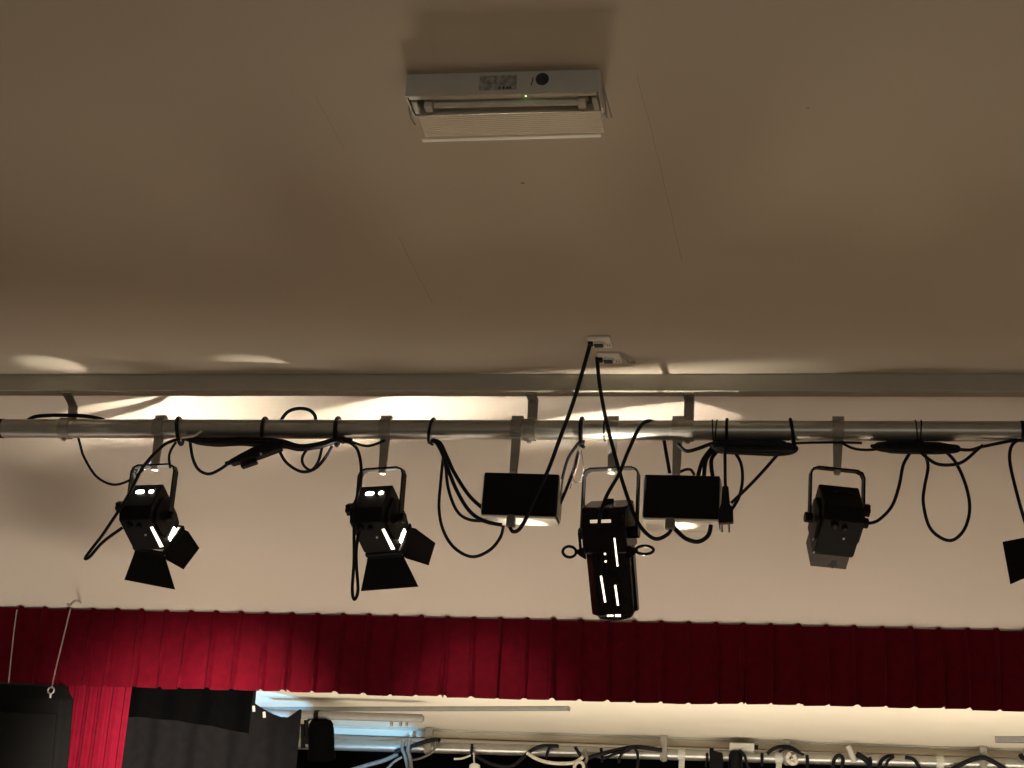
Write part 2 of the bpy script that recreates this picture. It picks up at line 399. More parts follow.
    if hood:
        b = MB(); L = 0.050; g = 0.050
        for sgn in (-1, 1):
            b.box((sgn * g, 0.084 + L / 2, 0), (0.003, L, 2 * g + 0.003), H)
            b.box((0, 0.084 + L / 2, sgn * g), (2 * g - 0.003, L, 0.003), H)
        hd = b.build('hood', 'hood', root); hd['label'] = 'dull grey square hood'
        MB().prism([(x * 0.0010 + 0.008, 0.118 + y * 0.0010, -0.0517) for x, y in ((-3, -12), (5, -10), (9, -20), (10, -2), (16, 4), (6, 6), (4, 20), (-2, 8), (-12, 10), (-6, -1))], (0, 0, -0.0008), H).build('star_mark', 'ink', hd)  # dark star-shaped mark on the underside of the hood
    if doors:
        for k, (ang, L, flare) in doors.items():
            # k: 0 bottom, 1 right, 2 top, 3 left ; ang from the beam axis
            K = Rf @ Matrix.Rotation(math.radians({0: 0, 1: -90, 2: 180, 3: 90}[k]), 4, 'Y') @ Matrix.Translation((0, 0.010, -o + 0.002)) @ Matrix.Rotation(math.radians(-ang), 4, 'X')
            a, c = 0.058, 0.058 + flare
            bd = MB().prism([(-a, 0, 0), (a, 0, 0), (a + 0.004, 0.012, 0), (c, L, 0), (-c, L, 0), (-a - 0.004, 0.012, 0)], (0, 0, 0.0022), K).build('barn_door', 'flap', root)
            MB().cyl((-a * 0.9, 0, 0), (a * 0.9, 0, 0), 0.004, 8, K).build('hinge', 'black', bd)
    if lit:
        ld = bpy.data.lights.new('lantern_beam', 'SPOT'); ld.energy = lit; ld.color = (1, 0.86, 0.66); ld.spot_size = math.radians(52); ld.spot_blend = 0.85; ld.shadow_soft_size = 0.035
        lo = bpy.data.objects.new('lantern_beam', ld); C.objects.link(lo); lo.parent = root
        lo.matrix_local = H @ Matrix.Translation((0, 0.125, 0)) @ Matrix.Rotation(PI / 2, 4, 'X')
        leak(root, (0.01, 0.0, -pz + 0.088), Y, aim)
    return root
fresnel(160, 'black fresnel spotlight with open barn doors, nearest the curved bracket, vents lit', 8, 30, 22, {0: (34, 0.098, 0.040), 1: (32, 0.072, -0.012), 2: (12, 0.08, 0.0), 3: (8, 0.08, 0.0)}, roll=13, drop=0.122, pz=0.282, aim=(55, 366))
fresnel(386, 'black fresnel spotlight with open barn doors, hanging second from left, left of the black boxes', 13, 30, 22, {0: (36, 0.098, 0.036), 1: (44, 0.085, -0.012), 2: (12, 0.08, 0.0), 3: (8, 0.08, 0.0)}, roll=-3, drop=0.128, pz=0.280, aim=(262, 366))
fresnel(838, 'unlit black fresnel spotlight with square hood and no barn doors', -14, 36, 0, None, hood=True, side=1, drop=0.120, pz=0.268, W=0.116, hang=1.5)
fresnel(1074, 'stage light cut by the right picture edge, only one barn door showing', -14, 26, 0, {0: (40, 0.095, 0.016), 1: (40, 0.09, 0.016), 2: (12, 0.08, 0.0), 3: (52, 0.12, 0.02)}, roll=3, drop=0.118, pz=0.285, side=-1)

# ------------------------------------------------------------------ profile spot
def profile_spot(px):
    p = on_bar(px)
    root = empty('profile_spotlight', p, 'long black profile spotlight tipped steeply down with a ring handle on each side', 'stage light')
    drop, pz, pitch, yaw = 0.122, 0.314, 63, 9
    Y = Matrix.Rotation(math.radians(-yaw), 4, 'Z')
    H = Y @ Matrix.Translation((0, 0, -pz)) @ Matrix.Rotation(math.radians(-pitch), 4, 'X')
    hook_clamp(root, drop); yoke(root, drop, pz, 0.080, Y)
    w = 0.066
    prof = [(-0.085, 0.062), (-0.02, 0.070), (0.05, 0.066), (0.05, -0.060), (-0.04, -0.066), (-0.085, -0.045)]
    MB().prism([(-w, y, z) for y, z in prof], (2 * w, 0, 0), H).build('lamp_house', 'black2', root, bevel=0.006)
    # tapering lens barrel with rails
    b = MB(); a, c = 0.064, 0.052
    rings = []
    for y, s in ((0.045, 0.065), (0.10, 0.064), (0.205, 0.063), (0.233, 0.062)):
        rings.append([Vector((x * s, y, z * s)) for x, z in ((-1, -0.55), (-0.6, -0.95), (0.6, -0.95), (1, -0.55), (1, 0.6), (0.6, 0.95), (-0.6, 0.95), (-1, 0.6))])
    grid = [[b.bm.verts.new(H @ q) for q in r] for r in rings]
    for i in range(3):
        for k in range(8): b.bm.faces.new((grid[i][k], grid[i][(k + 1) % 8], grid[i + 1][(k + 1) % 8], grid[i + 1][k]))
    b.bm.faces.new(grid[0][::-1]); b.bm.faces.new(grid[-1])
    br = b.build('barrel', 'black2', root, bevel=0.003)
    for sgn in (-1, 1):
        MB().box((sgn * 0.064, 0.135, 0.0), (0.010, 0.19, 0.022), H).build('rail', 'black2', root, bevel=0.002)
    MB().lathe([(0, 0.050), (0.012, 0.053), (0.018, 0.048)], (0, 0.231, 0), (0, 1, 0), 26, H).build('lens_rim', 'black2', root, smooth=True)
    MB().lathe([(0, 0.044), (0.008, 0.03), (0.010, 0.002)], (0, 0.238, 0), (0, 1, 0), 26, H).build('lens', 'lamp', root, smooth=True)
    # slots through which the lamp shows
    def slot(name, x0, y0, x1, y1, wd, z0, z1, m='slit'):
        d = Vector((x1 - x0, y1 - y0, 0)).normalized(); n = Vector((-d.y, d.x, 0)) * wd / 2
        A, B = Vector((x0, y0, z0)), Vector((x1, y1, z1))
        MB().prism([H @ q for q in (A - n, A + n, B + n, B - n)], H.to_3x3() @ Vector((0, 0, -0.003))).build(name, m, br)
    zf = lambda y: -0.95 * (0.065 - (y - 0.045) * 0.015)
    slot('light_slot', -0.018, 0.112, -0.012, 0.190, 0.005, zf(0.112), zf(0.190))
    slot('light_slot', 0.022, 0.140, 0.025, 0.200, 0.005, zf(0.140), zf(0.200))
    slot('light_slot', 0.032, 0.002, 0.034, 0.085, 0.004, -0.062, zf(0.085))
    for y in (0.048, 0.070): MB().lathe([(0, 0.003), (0.003, 0.003)], (0.0, y, zf(y)), (0, 0, -1), 10, H).build('pin_hole', 'slit', br)
    slot('light_slot', -0.01, 0.2300, 0.008, 0.2300, 0.005, zf(0.2300), zf(0.2300)); slot('light_slot', 0.014, 0.2300, 0.030, 0.2300, 0.006, zf(0.2300), zf(0.2300))
    slot('vent_slot', -0.035, -0.048, 0.026, -0.048, 0.009, -0.064, -0.064, 'slitdim')
    
    # tilt plates and shutter handles with ring ends
    for sgn in (-1, 1):
        h = MB()
        h.prism([(sgn * 0.064, 0.028, -0.045), (sgn * 0.064, 0.068, -0.045), (sgn * 0.080, 0.058, -0.045), (sgn * 0.092, 0.048, -0.045), (sgn * 0.092, 0.038, -0.045), (sgn * 0.078, 0.036, -0.045)], (0, 0, 0.008), H)
        if sgn < 0: h.box((sgn * 0.078, 0.012, -0.041), (0.008, 0.05, 0.006), H)
        sa = h.build('shutter_arm', 'black2', root, bevel=0.0015)
        cx = sgn * 0.112
        h2 = MB(); rx, ry = (0.020, 0.016) if sgn < 0 else (0.026, 0.012)
        h2.tube([Vector((cx + rx * math.cos(t), 0.044 + ry * math.sin(t), -0.041)) for t in [2 * PI * k / 24 for k in range(24)]], 0.0045, 8, H, closed=True)
        h2.build('ring_handle', 'black2', sa, smooth=True)
        MB().cyl((sgn * 0.066, 0, 0), (sgn * 0.09, 0, 0), 0.018, 12, H).build('tilt_knob', 'black2', root, bevel=0.002)
    MB().lathe([(0, 0.011), (0.012, 0.010), (0.018, 0.004)], (0.0, -0.06, 0.064), (0, 0, 1), 14, H).build('top_screw', 'black2', root, smooth=True)
    ld = bpy.data.lights.new('lantern_beam', 'SPOT'); ld.energy = 20; ld.color = (1, 0.86, 0.66); ld.spot_size = math.radians(30); ld.spot_blend = 0.3; ld.shadow_soft_size = 0.03
    lo = bpy.data.objects.new('lantern_beam', ld); C.objects.link(lo); lo.parent = root
    lo.matrix_local = H @ Matrix.Translation((0, 0.28, 0)) @ Matrix.Rotation(PI / 2, 4, 'X')
    leak(root, (0.0, -0.03, -pz + 0.082), Y, (467, 366))
    for tx, ty in ((524, 521), (682, 523)):  # extra spots added to brighten the dimmer base plates
        sl = bpy.data.lights.new('base_plate_fill', 'SPOT'); sl.energy = 7.0; sl.color = (1, 0.93, 0.78); sl.spot_size = math.radians(24); sl.spot_blend = 0.6; sl.shadow_soft_size = 0.004
        so = bpy.data.objects.new('base_plate_fill', sl); C.objects.link(so); so.parent = root
        src = H @ Vector((0.075 if tx > 613 else -0.075, 0.16, 0.0)); so.location = src
        so.rotation_euler = (at(tx, ty - 1, YP + 0.03) - (Vector(root.location) + src)).to_track_quat('-Z', 'Y').to_euler()
    return root
profile_spot(613)

# ------------------------------------------------------------------ dimmer boxes
def dimmer(px, x0, x1, y0, y1, label, depth, clampx, sk):
    YF = YP - 0.03
    a, b = at(x0, y0, YF), at(x1, y1, YF)
    p = on_bar(clampx)
    root = empty('dimmer_box', p, label, 'electrical box', 'boxes hanging from the lighting bar')
    root.rotation_euler = (0, math.radians(sk), 0)
    c = (a + b) / 2 - p; wdt, hgt = abs(b.x - a.x), abs(a.z - b.z)
    hook_clamp(root, -(c.z + hgt / 2) - 0.002)
    MB().box((c.x, YF - p.y + depth / 2, c.z), (wdt, depth, hgt)).build('case', 'black', root, bevel=0.004)
    MB().box((c.x, YF - p.y + depth / 2 + 0.001, c.z - hgt / 2 - 0.0035), (wdt * 0.985, depth * 0.985, 0.006)).build('base_plate', 'cream', root, bevel=0.0015)['label'] = 'cream base plate'
    for s in (-1, 1):
        MB().box((c.x + s * (wdt / 2 + 0.0015), YF - p.y + depth / 2, c.z), (0.003, depth * 0.8, hgt * 0.9)).build('end_plate', 'fitting', root)
    return root, Vector((c.x, YF - p.y, c.z)), wdt, hgt
r1, c1, w1, h1 = dimmer(522, 485.5, 558, 472.5, 515.5, 'black dimmer box on the bar, left of the profile spotlight', 0.088, 517, 1.2)
MB().box((c1.x - 0.022, c1.y + 0.012, c1.z - h1 / 2 - 0.014), (0.026, 0.022, 0.04)).build('cable_gland', 'greycable', r1, bevel=0.004)
r2, c2, w2, h2 = dimmer(682, 645.5, 720, 474.5, 518.5, 'black dimmer box on the bar, right of the profile spotlight', 0.12, 678, 0.8)
MB().box((c2.x - 0.030, c2.y + 0.012, c2.z - h2 / 2 - 0.010), (0.028, 0.022, 0.044)).build('cable_gland', 'greycable', r2, bevel=0.004)

# ------------------------------------------------------------------ cables
def cable(pix, Y, r, label, name='hanging_cable', m='rubber', group=None, cat='cable', n=7):
    pts = smooth_path(px_path(pix, Y), n)
    o = MB().tube(pts, r, 10).build(name, m, smooth=True, origin=pts[0])
    return tag(o, label, cat, group)
YF = YP - 0.01
r_ = 0.0048
cable([(590, 341, 4.45), (588, 352, 4.46), (574, 400, 4.56), (560, 438, 4.62), (548.6, 469, 4.66), (536, 496, 4.68), (526, 518.5, 4.70), (519, 529.6, 4.72), (512.7, 531.5, 4.74), (509.5, 526, 4.745)], 4.6, 0.0058, 'thick black cable from the ceiling sockets passing in front of the left dimmer box', 'supply_cable')
cable([(597, 357, 4.57), (599, 380, 4.60), (603, 405, 4.65), (609, 432.5, 4.69), (619, 470, 4.70), (629.6, 503, 4.70), (640, 526, 4.70), (654.6, 538.8, 4.72), (668, 534, 4.74), (672, 526, 4.745)], 4.6, 0.0058, 'thick black cable from the ceiling sockets to the underside of the right dimmer box', 'supply_cable')
cable([(28, 420, 4.775), (36, 416.5, 4.775), (52, 415.3, 4.775), (75, 415.5, 4.775), (92, 417, 4.78), (104, 420, 4.79)], YP, 0.006, 'black cable lying along the top of the bar beside the curved bracket')
cable([(77, 433), (80, 444), (84, 457), (96, 476), (112, 484.5), (128, 481), (143, 470), (153, 458), (160, 444)], YP + 0.03, 0.004, 'thin black cable drooping between the curved bracket and the leftmost spotlight')
cable([(180, 439, 4.73), (171, 441.5, 4.715), (162, 446.6, 4.70), (145, 464, 4.69), (136, 480.6, 4.68), (126.5, 499, 4.67), (112.5, 520, 4.68), (101.7, 536, 4.69), (90, 551, 4.70), (85, 558.5, 4.70), (90, 556.5, 4.70), (103, 542, 4.70), (122.5, 527.6, 4.71)], YP, r_, 'black lead looping down to the left of the leftmost spotlight', 'power_cord')
cable([(176, 442), (171, 450), (169, 458), (170.5, 468)], YP - 0.02, 0.004, 'short black cable end beside the clamp of the leftmost spotlight')
cable([(190, 440), (191, 449), (193.5, 460.5), (199, 470), (209, 474), (220.5, 469), (231, 461.5)], YP - 0.03, r_, 'black lead drooping from the bar into the black in-line connector', 'power_cord')
# long bundle under the bar, each cable its own
g1 = 'cables bundled under the bar between the two lit fresnels'
for k, (dy, dY, s) in enumerate(((0.0, -0.03, 0.0), (2.5, -0.02, 1.0), (4.5, -0.035, -0.8), (1.0, 0.0, 0.5), (5.5, -0.01, 1.4), (3.2, -0.045, 0.2))):
    cable([(182 + 3 * k, 438 + dy * 0.4), (198, 439 + dy * 0.7), (218, 439.5 + dy), (242, 438.5 + dy), (262, 439 + dy + s), (282, 441 + dy), (300, 446 + dy * 0.6 - s), (318, 444 + dy * 0.6), (336, 439 + dy * 0.5), (352 - 2 * k, 440 + dy * 0.4)], YP + dY, 0.0060, 'black cable in the bundle tied under the bar between the two lit fresnel spotlights', group=g1)
cable([(278, 448), (285, 461), (295, 469), (305, 472), (316, 468), (325, 458), (332, 446)], YP - 0.03, r_, 'wide black cable loop drooping right of the in-line connector')
cable([(308, 448), (302.5, 457), (303.5, 465), (311, 470), (318, 462), (322, 448)], YP - 0.015, r_ * 0.9, 'small black cable loop inside the wider loop right of the in-line connector')
cable([(279, 424), (287, 412.5), (298, 408.5), (309, 410), (315, 416), (315.5, 424)], YP + 0.035, 0.0055, 'black cable arching up above the bar left of the second spotlight')
cable([(342, 440, 4.73), (350, 443, 4.725), (357.5, 450, 4.715), (361, 466, 4.71), (360, 484, 4.70), (355, 506, 4.69), (354, 530, 4.70), (354, 560, 4.70), (352.3, 590, 4.70), (354.5, 599.5, 4.70), (358, 590, 4.70), (356.5, 566, 4.71), (356.5, 548, 4.72), (359, 530, 4.73)], YP, r_, 'black lead hanging in a narrow loop left of the second spotlight', 'power_cord')
cable([(352, 442), (366, 446), (376, 444), (385, 440)], YP - 0.02, 0.004, 'short black cable under the bar beside the clamp of the second spotlight')
g2 = 'leads dropping from the bar to the left dimmer box'
cable([(432, 440), (440, 443), (447, 457), (455, 474), (469.5, 496), (486, 511)], (4.73, 4.76), 0.0058, 'black lead reaching the left dimmer box highest on its left edge', 'power_cord', group=g2)
cable([(431, 441), (438.5, 444), (447, 466.5), (457, 491), (469.5, 511), (484, 521), (502, 525)], (4.72, 4.77), 0.0058, 'black lead running to the underside of the left dimmer box', 'power_cord', group=g2)
cable([(431, 441), (437, 444), (444.7, 461.6), (448.4, 489), (457, 511), (469.5, 519.7), (487, 521)], (4.715, 4.78), 0.0048, 'thinner black lead reaching the lower left corner of the left dimmer box', 'power_cord', group=g2)
cable([(434, 440), (443, 447), (443, 458), (441, 479), (439, 508.6), (443.5, 531), (454.6, 548), (472, 556.8), (489, 550.6), (500, 538), (503.5, 526)], (4.74, 4.785), r_, 'black lead hanging in a deep loop below and left of the left dimmer box', 'power_cord', group=g2)
cable([(582, 440), (577, 445), (568, 459), (562.5, 478), (559, 496)], YP + 0.01, r_, 'bowed black lead from the tie to the right edge of the left dimmer box', 'power_cord')
cable([(583, 440), (580.5, 446), (571, 477), (560, 504)], YP + 0.025, r_, 'black lead running straight to the right edge of the left dimmer box', 'power_cord')
cable([(580, 444), (583, 462), (582.5, 474), (580, 481), (575, 482), (572.5, 474), (575, 459), (580, 446), (577, 465), (570, 489)], YP - 0.015, 0.0014, 'thin wire loop dangling between the left dimmer box and the profile spotlight', 'tie_wire', m='greycable', cat='wire')
cable([(657, 424, 4.79), (654, 422, 4.76), (646, 421.5, 4.725), (638, 430, 4.69), (627.5, 453, 4.68), (619, 474, 4.67), (607, 495, 4.66), (601, 512, 4.66), (598.5, 528, 4.675)], YP, 0.0055, 'black lead curling over the bar and down to the back of the profile spotlight', 'power_cord')
cable([(664, 440), (666.5, 455), (669.7, 473)], YP + 0.03, 0.0055, 'short black lead from the bar into the top left of the right dimmer box', 'power_cord')
cable([(673, 527), (678, 532), (686, 538.7), (698, 541.7), (708, 535.6), (711, 525)], YP - 0.01, 0.0065, 'black lead looping beneath the right dimmer box from gland to corner', 'power_cord')
cable([(675, 474), (681, 471.5), (686, 469.5), (691, 470), (694.5, 475)], YP + 0.0, 0.0045, 'small black lead hump on top of the right dimmer box', 'power_cord')
cable([(678, 444), (686, 451), (697, 449), (711, 444), (722, 443)], YP - 0.03, 0.0055, 'black cable tail running left from the flat coil beside the right dimmer box')
g3 = 'leads dropping from the flat coil into the right dimmer box'
for k, q in enumerate((((712, 448), (703, 460), (698, 476)), ((714, 448), (706, 460), (704, 476)), ((720, 448), (712, 458), (711.5, 468), (713, 478)))):
    cable(q, YP + 0.01 + 0.012 * k, 0.0062, ('black lead entering the top of the right dimmer box, leftmost of three', 'black lead entering the top of the right dimmer box, middle of three', 'black lead entering the top of the right dimmer box, nearest the hanging plug')[k], 'power_cord', group=g3)
cable([(733, 450), (740.8, 463), (742.5, 480), (739, 497), (731.4, 510)], YP + 0.0, r_, 'black lead bowing out to the right of the hanging plug', 'power_cord')
cable([(779, 453), (760.7, 473.8), (744, 491), (731, 503)], YP - 0.015, r_, 'straight slanting black lead from the flat coil to the hanging plug', 'power_cord')
cable([(790, 445), (798, 443.2), (820, 442.5), (843, 442.5), (862, 443)], YP - 0.02, 0.0038, 'thin black cable along the underside of the bar between the two coils')
cable([(842, 443), (854.5, 448.8), (871.7, 449.8), (886, 447)], YP - 0.02, 0.004, 'slack black cable dipping into the coil right of the hooded spotlight')
cable([(912, 450, 4.75), (908, 456, 4.745), (903, 466, 4.74), (899, 486, 4.73), (892, 506, 4.72), (880, 519, 4.71), (871, 523, 4.71), (864, 522.5, 4.715)], YP, r_, 'black lead curving down to the hooded spotlight', 'power_cord')
cable([(922, 450), (926, 457), (928, 468), (924.7, 486), (923.3, 503), (929, 526), (940.5, 537.6), (953, 540), (964.5, 529), (969.7, 509), (966, 486), (956, 463), (944, 450)], YP - 0.015, r_, 'long black cable loop hanging right of the hooded spotlight')
cable([(920, 452), (934.7, 463), (949, 465), (963, 461.7), (977, 450), (983, 445)], YP - 0.035, r_, 'shallow black cable loop under the coil near the right end of the bar')
cable([(955, 449), (970, 450), (981, 447), (1000, 443), (1018, 439.5)], YP - 0.01, r_, 'black cable tail running right from the coil towards the bar end')
cable([(1021, 440), (1015, 442), (1010.5, 449), (1010, 463), (1015, 486), (1022, 512), (1029, 534)], YP - 0.02, r_, 'black lead dropping to the stage light at the right picture edge', 'power_cord')

def coil(x0, x1, yc0, yc1, hpx, turns, r, label):
    """flat coil of cable tied along the underside of the bar"""
    pts = []
    for k in range(turns):
        f = k / max(1, turns - 1)
        xa, xb = x0 + random.uniform(0, 10), x1 - random.uniform(0, 14)
        hh = hpx * (0.25 + 0.75 * ((k * 0.618) % 1.0)) / 2; Y = YP - 0.035 + 0.06 * f
        for t in range(14):
            a = 2 * PI * t / 14; ex = 0.5 - 0.5 * math.copysign(abs(math.cos(a)) ** 0.5, math.cos(a))
            x = xa + (xb - xa) * ex; yc = yc0 + (yc1 - yc0) * (x - x0) / (x1 - x0)
            pts.append((x, yc - hh * math.sin(a) + random.uniform(-0.5, 0.5), Y + 0.005 * math.sin(a)))
    P = smooth_path(px_path(pts, YP), 4)
    return tag(MB().tube(P, r, 8).build('cable_coil', 'rubber', smooth=True, origin=P[0]), label, 'cable')
coil(709, 797, 446, 449, 13, 11, 0.0062, 'flat coil of black cable under the bar right of the right dimmer box')
coil(872, 962, 446.5, 449, 10.5, 10, 0.0056, 'flat coil of black cable under the bar right of the hooded spotlight')

# in-line connector and plugs
def frame_from(pa, pb):
    d = (pb - pa); L = d.length; x = d / L; y = Vector((0, 1, 0)); y = (y - x * y.dot(x)).normalized(); z = x.cross(y)
    return Matrix(((x.x, y.x, z.x, pa.x), (x.y, y.y, z.y, pa.y), (x.z, y.z, z.z, pa.z), (0, 0, 0, 1))), L
pa, pb = at(230, 462.5, YP - 0.045), at(281, 445, YP - 0.045)
mx, L = frame_from(pa, pb)
con = empty('inline_connector', pa, 'black in-line connector slung under the bar between the two lit fresnels', 'connector')
I = Matrix.Translation(-pa)
cbd = MB().prism([(0, -0.008, -0.007), (L * 0.25, -0.014, -0.013), (L * 0.55, -0.018, -0.019), (L, -0.018, -0.017), (L, -0.018, 0.017), (L * 0.55, -0.018, 0.019), (L * 0.25, -0.014, 0.013), (0, -0.008, 0.007)], (0, 0.034, 0), I @ mx).build('connector_body', 'rubber', con, bevel=0.004)
MB().box((L * 0.34, 0, -0.024), (0.05, 0.024, 0.016), I @ mx).build('cover_flap', 'rubber', con, bevel=0.003)
MB().tube([(-0.014, 0, 0), (0.004, 0, 0)], 0.007, 10, I @ mx).build('cord_grip', 'rubber', con, smooth=True)
MB().cyl((L * 0.62, -0.02, -0.014), (L * 0.62, -0.012, -0.014), 0.004, 8, I @ mx).build('screw', 'wire', cbd)

pc = at(725, 448, YP - 0.045)
pl = empty('mains_plug', pc, 'black two-pin plug hanging on its lead beside the right dimmer box', 'plug')
W = lambda x, y: at(x, y, YP - 0.045) - pc
P = [W(724.8, 446), W(725, 462), W(725.2, 478), W(725.5, 490)]
MB().tube(P, 0.0048, 10).build('plug_lead', 'rubber', pl, smooth=True)
t_ = Vector((0, -0.012, 0))
pbd = MB().prism([W(722.5, 487) + t_, W(728.5, 487) + t_, W(730, 505) + t_, W(733, 508) + t_, W(733.5, 523) + t_, W(718.5, 524) + t_, W(719, 510) + t_, W(721, 505) + t_], (0, 0.026, 0)).build('plug_body', 'rubber', pl, bevel=0.003)
for x in (722, 729.2): MB().cyl(W(x, 522), W(x + 0.2, 532.5), 0.0026, 10).build('pin', 'clamp', pbd)

# cable ties and tape on the bar
def tie(px, label, r=0.004, low=0.0, m='rubber', lean=0.0, g='black ties round the hall lighting bar', tail=False):
    p = on_bar(px); R0 = RP + r * 0.8
    pts = []
    for k in range(28):
        a = 2 * PI * k / 28
        z = math.sin(a) * R0
        if z < 0: z *= 1 + low / R0
        pts.append(Vector((lean * z, -math.cos(a) * R0, z)))
    b = MB().tube(pts, r, 8, closed=True)
    if tail: b.tube(smooth_path([(lean * -R0, -0.01, -R0 - low), (0.006, -0.03, -R0 - low - 0.012), (0.014, -0.034, -R0 - low - 0.018)], 4), r * 0.8, 8)
    o = b.build('cable_tie', m, smooth=True); o.location = p
    return tag(o, label, 'cable tie', g)
def tape(px, wd, label):
    p = on_bar(px)
    o = MB().cyl((-wd / 2, 0, 0), (wd / 2, 0, 0), RP + 0.0015, 28).build('tape_band', 'rubber', smooth=True); o.location = p
    return tag(o, label, 'tape')
tape(1.5, 0.016, 'black tape band round the bar at the left picture edge')
tape(1024, 0.022, 'black tape band round the bar at the right picture edge')
tie(180, 'black tie round the bar just right of the leftmost spotlight clamp', 0.0055, 0.016, lean=-0.15)
tie(265, 'black tie round the bar above the in-line connector', 0.0055, 0.012)
tie(338, 'black tie round the bar left of the second spotlight clamp', 0.0065, 0.012, tail=True)
tie(432, 'black tie round the bar above the leads of the left dimmer box', 0.0045, 0.008, lean=0.15, tail=True)
tie(582, 'black tie round the bar left of the profile spotlight clamp', 0.0065, 0.012, tail=True)
tie(605, 'black tie round the bar touching the profile spotlight clamp', 0.003, 0.0)
tie(713, 'thin tie over the flat coil nearest the right dimmer box, left of a close pair', 0.002, 0.022, lean=-0.06)
tie(716.5, 'thin tie over the flat coil nearest the right dimmer box, right of a close pair', 0.002, 0.022, lean=0.06)
tie(727, 'thick black tie round the bar above the hanging plug', 0.0045, 0.024)
tie(792, 'black tie round the bar at the far end of the flat coil', 0.005, 0.014, lean=-0.15)
tie(916, 'thin tie over the coil right of the hooded spotlight, left of a crossing pair', 0.002, 0.016, lean=-0.07)
tie(920.5, 'thin tie over the coil right of the hooded spotlight, right of a crossing pair', 0.002, 0.016, lean=0.07)
# pale tie ends
cable([(182, 437.5), (189, 436.8), (195, 435.5), (202, 431)], YP - 0.045, 0.0032, 'pale plastic tie end sticking out under the bar beside the leftmost spotlight', 'tie_end', 'plastic', cat='cable tie')

# ------------------------------------------------------------------ ceiling sockets
def socket(px, py, label, spare):
    p = atz(px, py, ZC)
    e = empty('ceiling_socket', p, label, 'socket', 'sockets on the hall ceiling')
    MB().box((0, 0, -0.004), (0.066, 0.080, 0.008)).build('back_plate', 'plastic', e, bevel=0.003)
    MB().lathe([(0, 0.020), (0.003, 0.019), (0.005, 0.016)], (-0.004, 0.004, -0.008), (0, 0, -1), 20).build('outlet_ring', 'fitting', e, smooth=True)
    MB().box((-0.004, 0.004, -0.014), (0.026, 0.022, 0.006)).build('plug_top', 'ink', e, bevel=0.002)
    MB().box((-0.026, -0.004, -0.012), (0.014, 0.022, 0.012)).build('cord_outlet', 'rubber', e, bevel=0.003)
    for x in (0.020, 0.027): MB().box((x, 0.014, -0.0085), (0.003, 0.020, 0.002)).build('switch_mark', 'label', e)
    if spare: MB().tube(smooth_path([(0.034, -0.03, -0.006), (0.046, -0.012, -0.012), (0.058, 0.02, -0.012), (0.070, 0.036, -0.004)], 5), 0.003, 8).build('wire_tail', 'label', e, smooth=True)
socket(600, 340.5, 'small white ceiling socket feeding the left thick cable, nearer the emergency light', False)
socket(609.5, 356.5, 'small white ceiling socket feeding the right thick cable, nearer the batten', True)

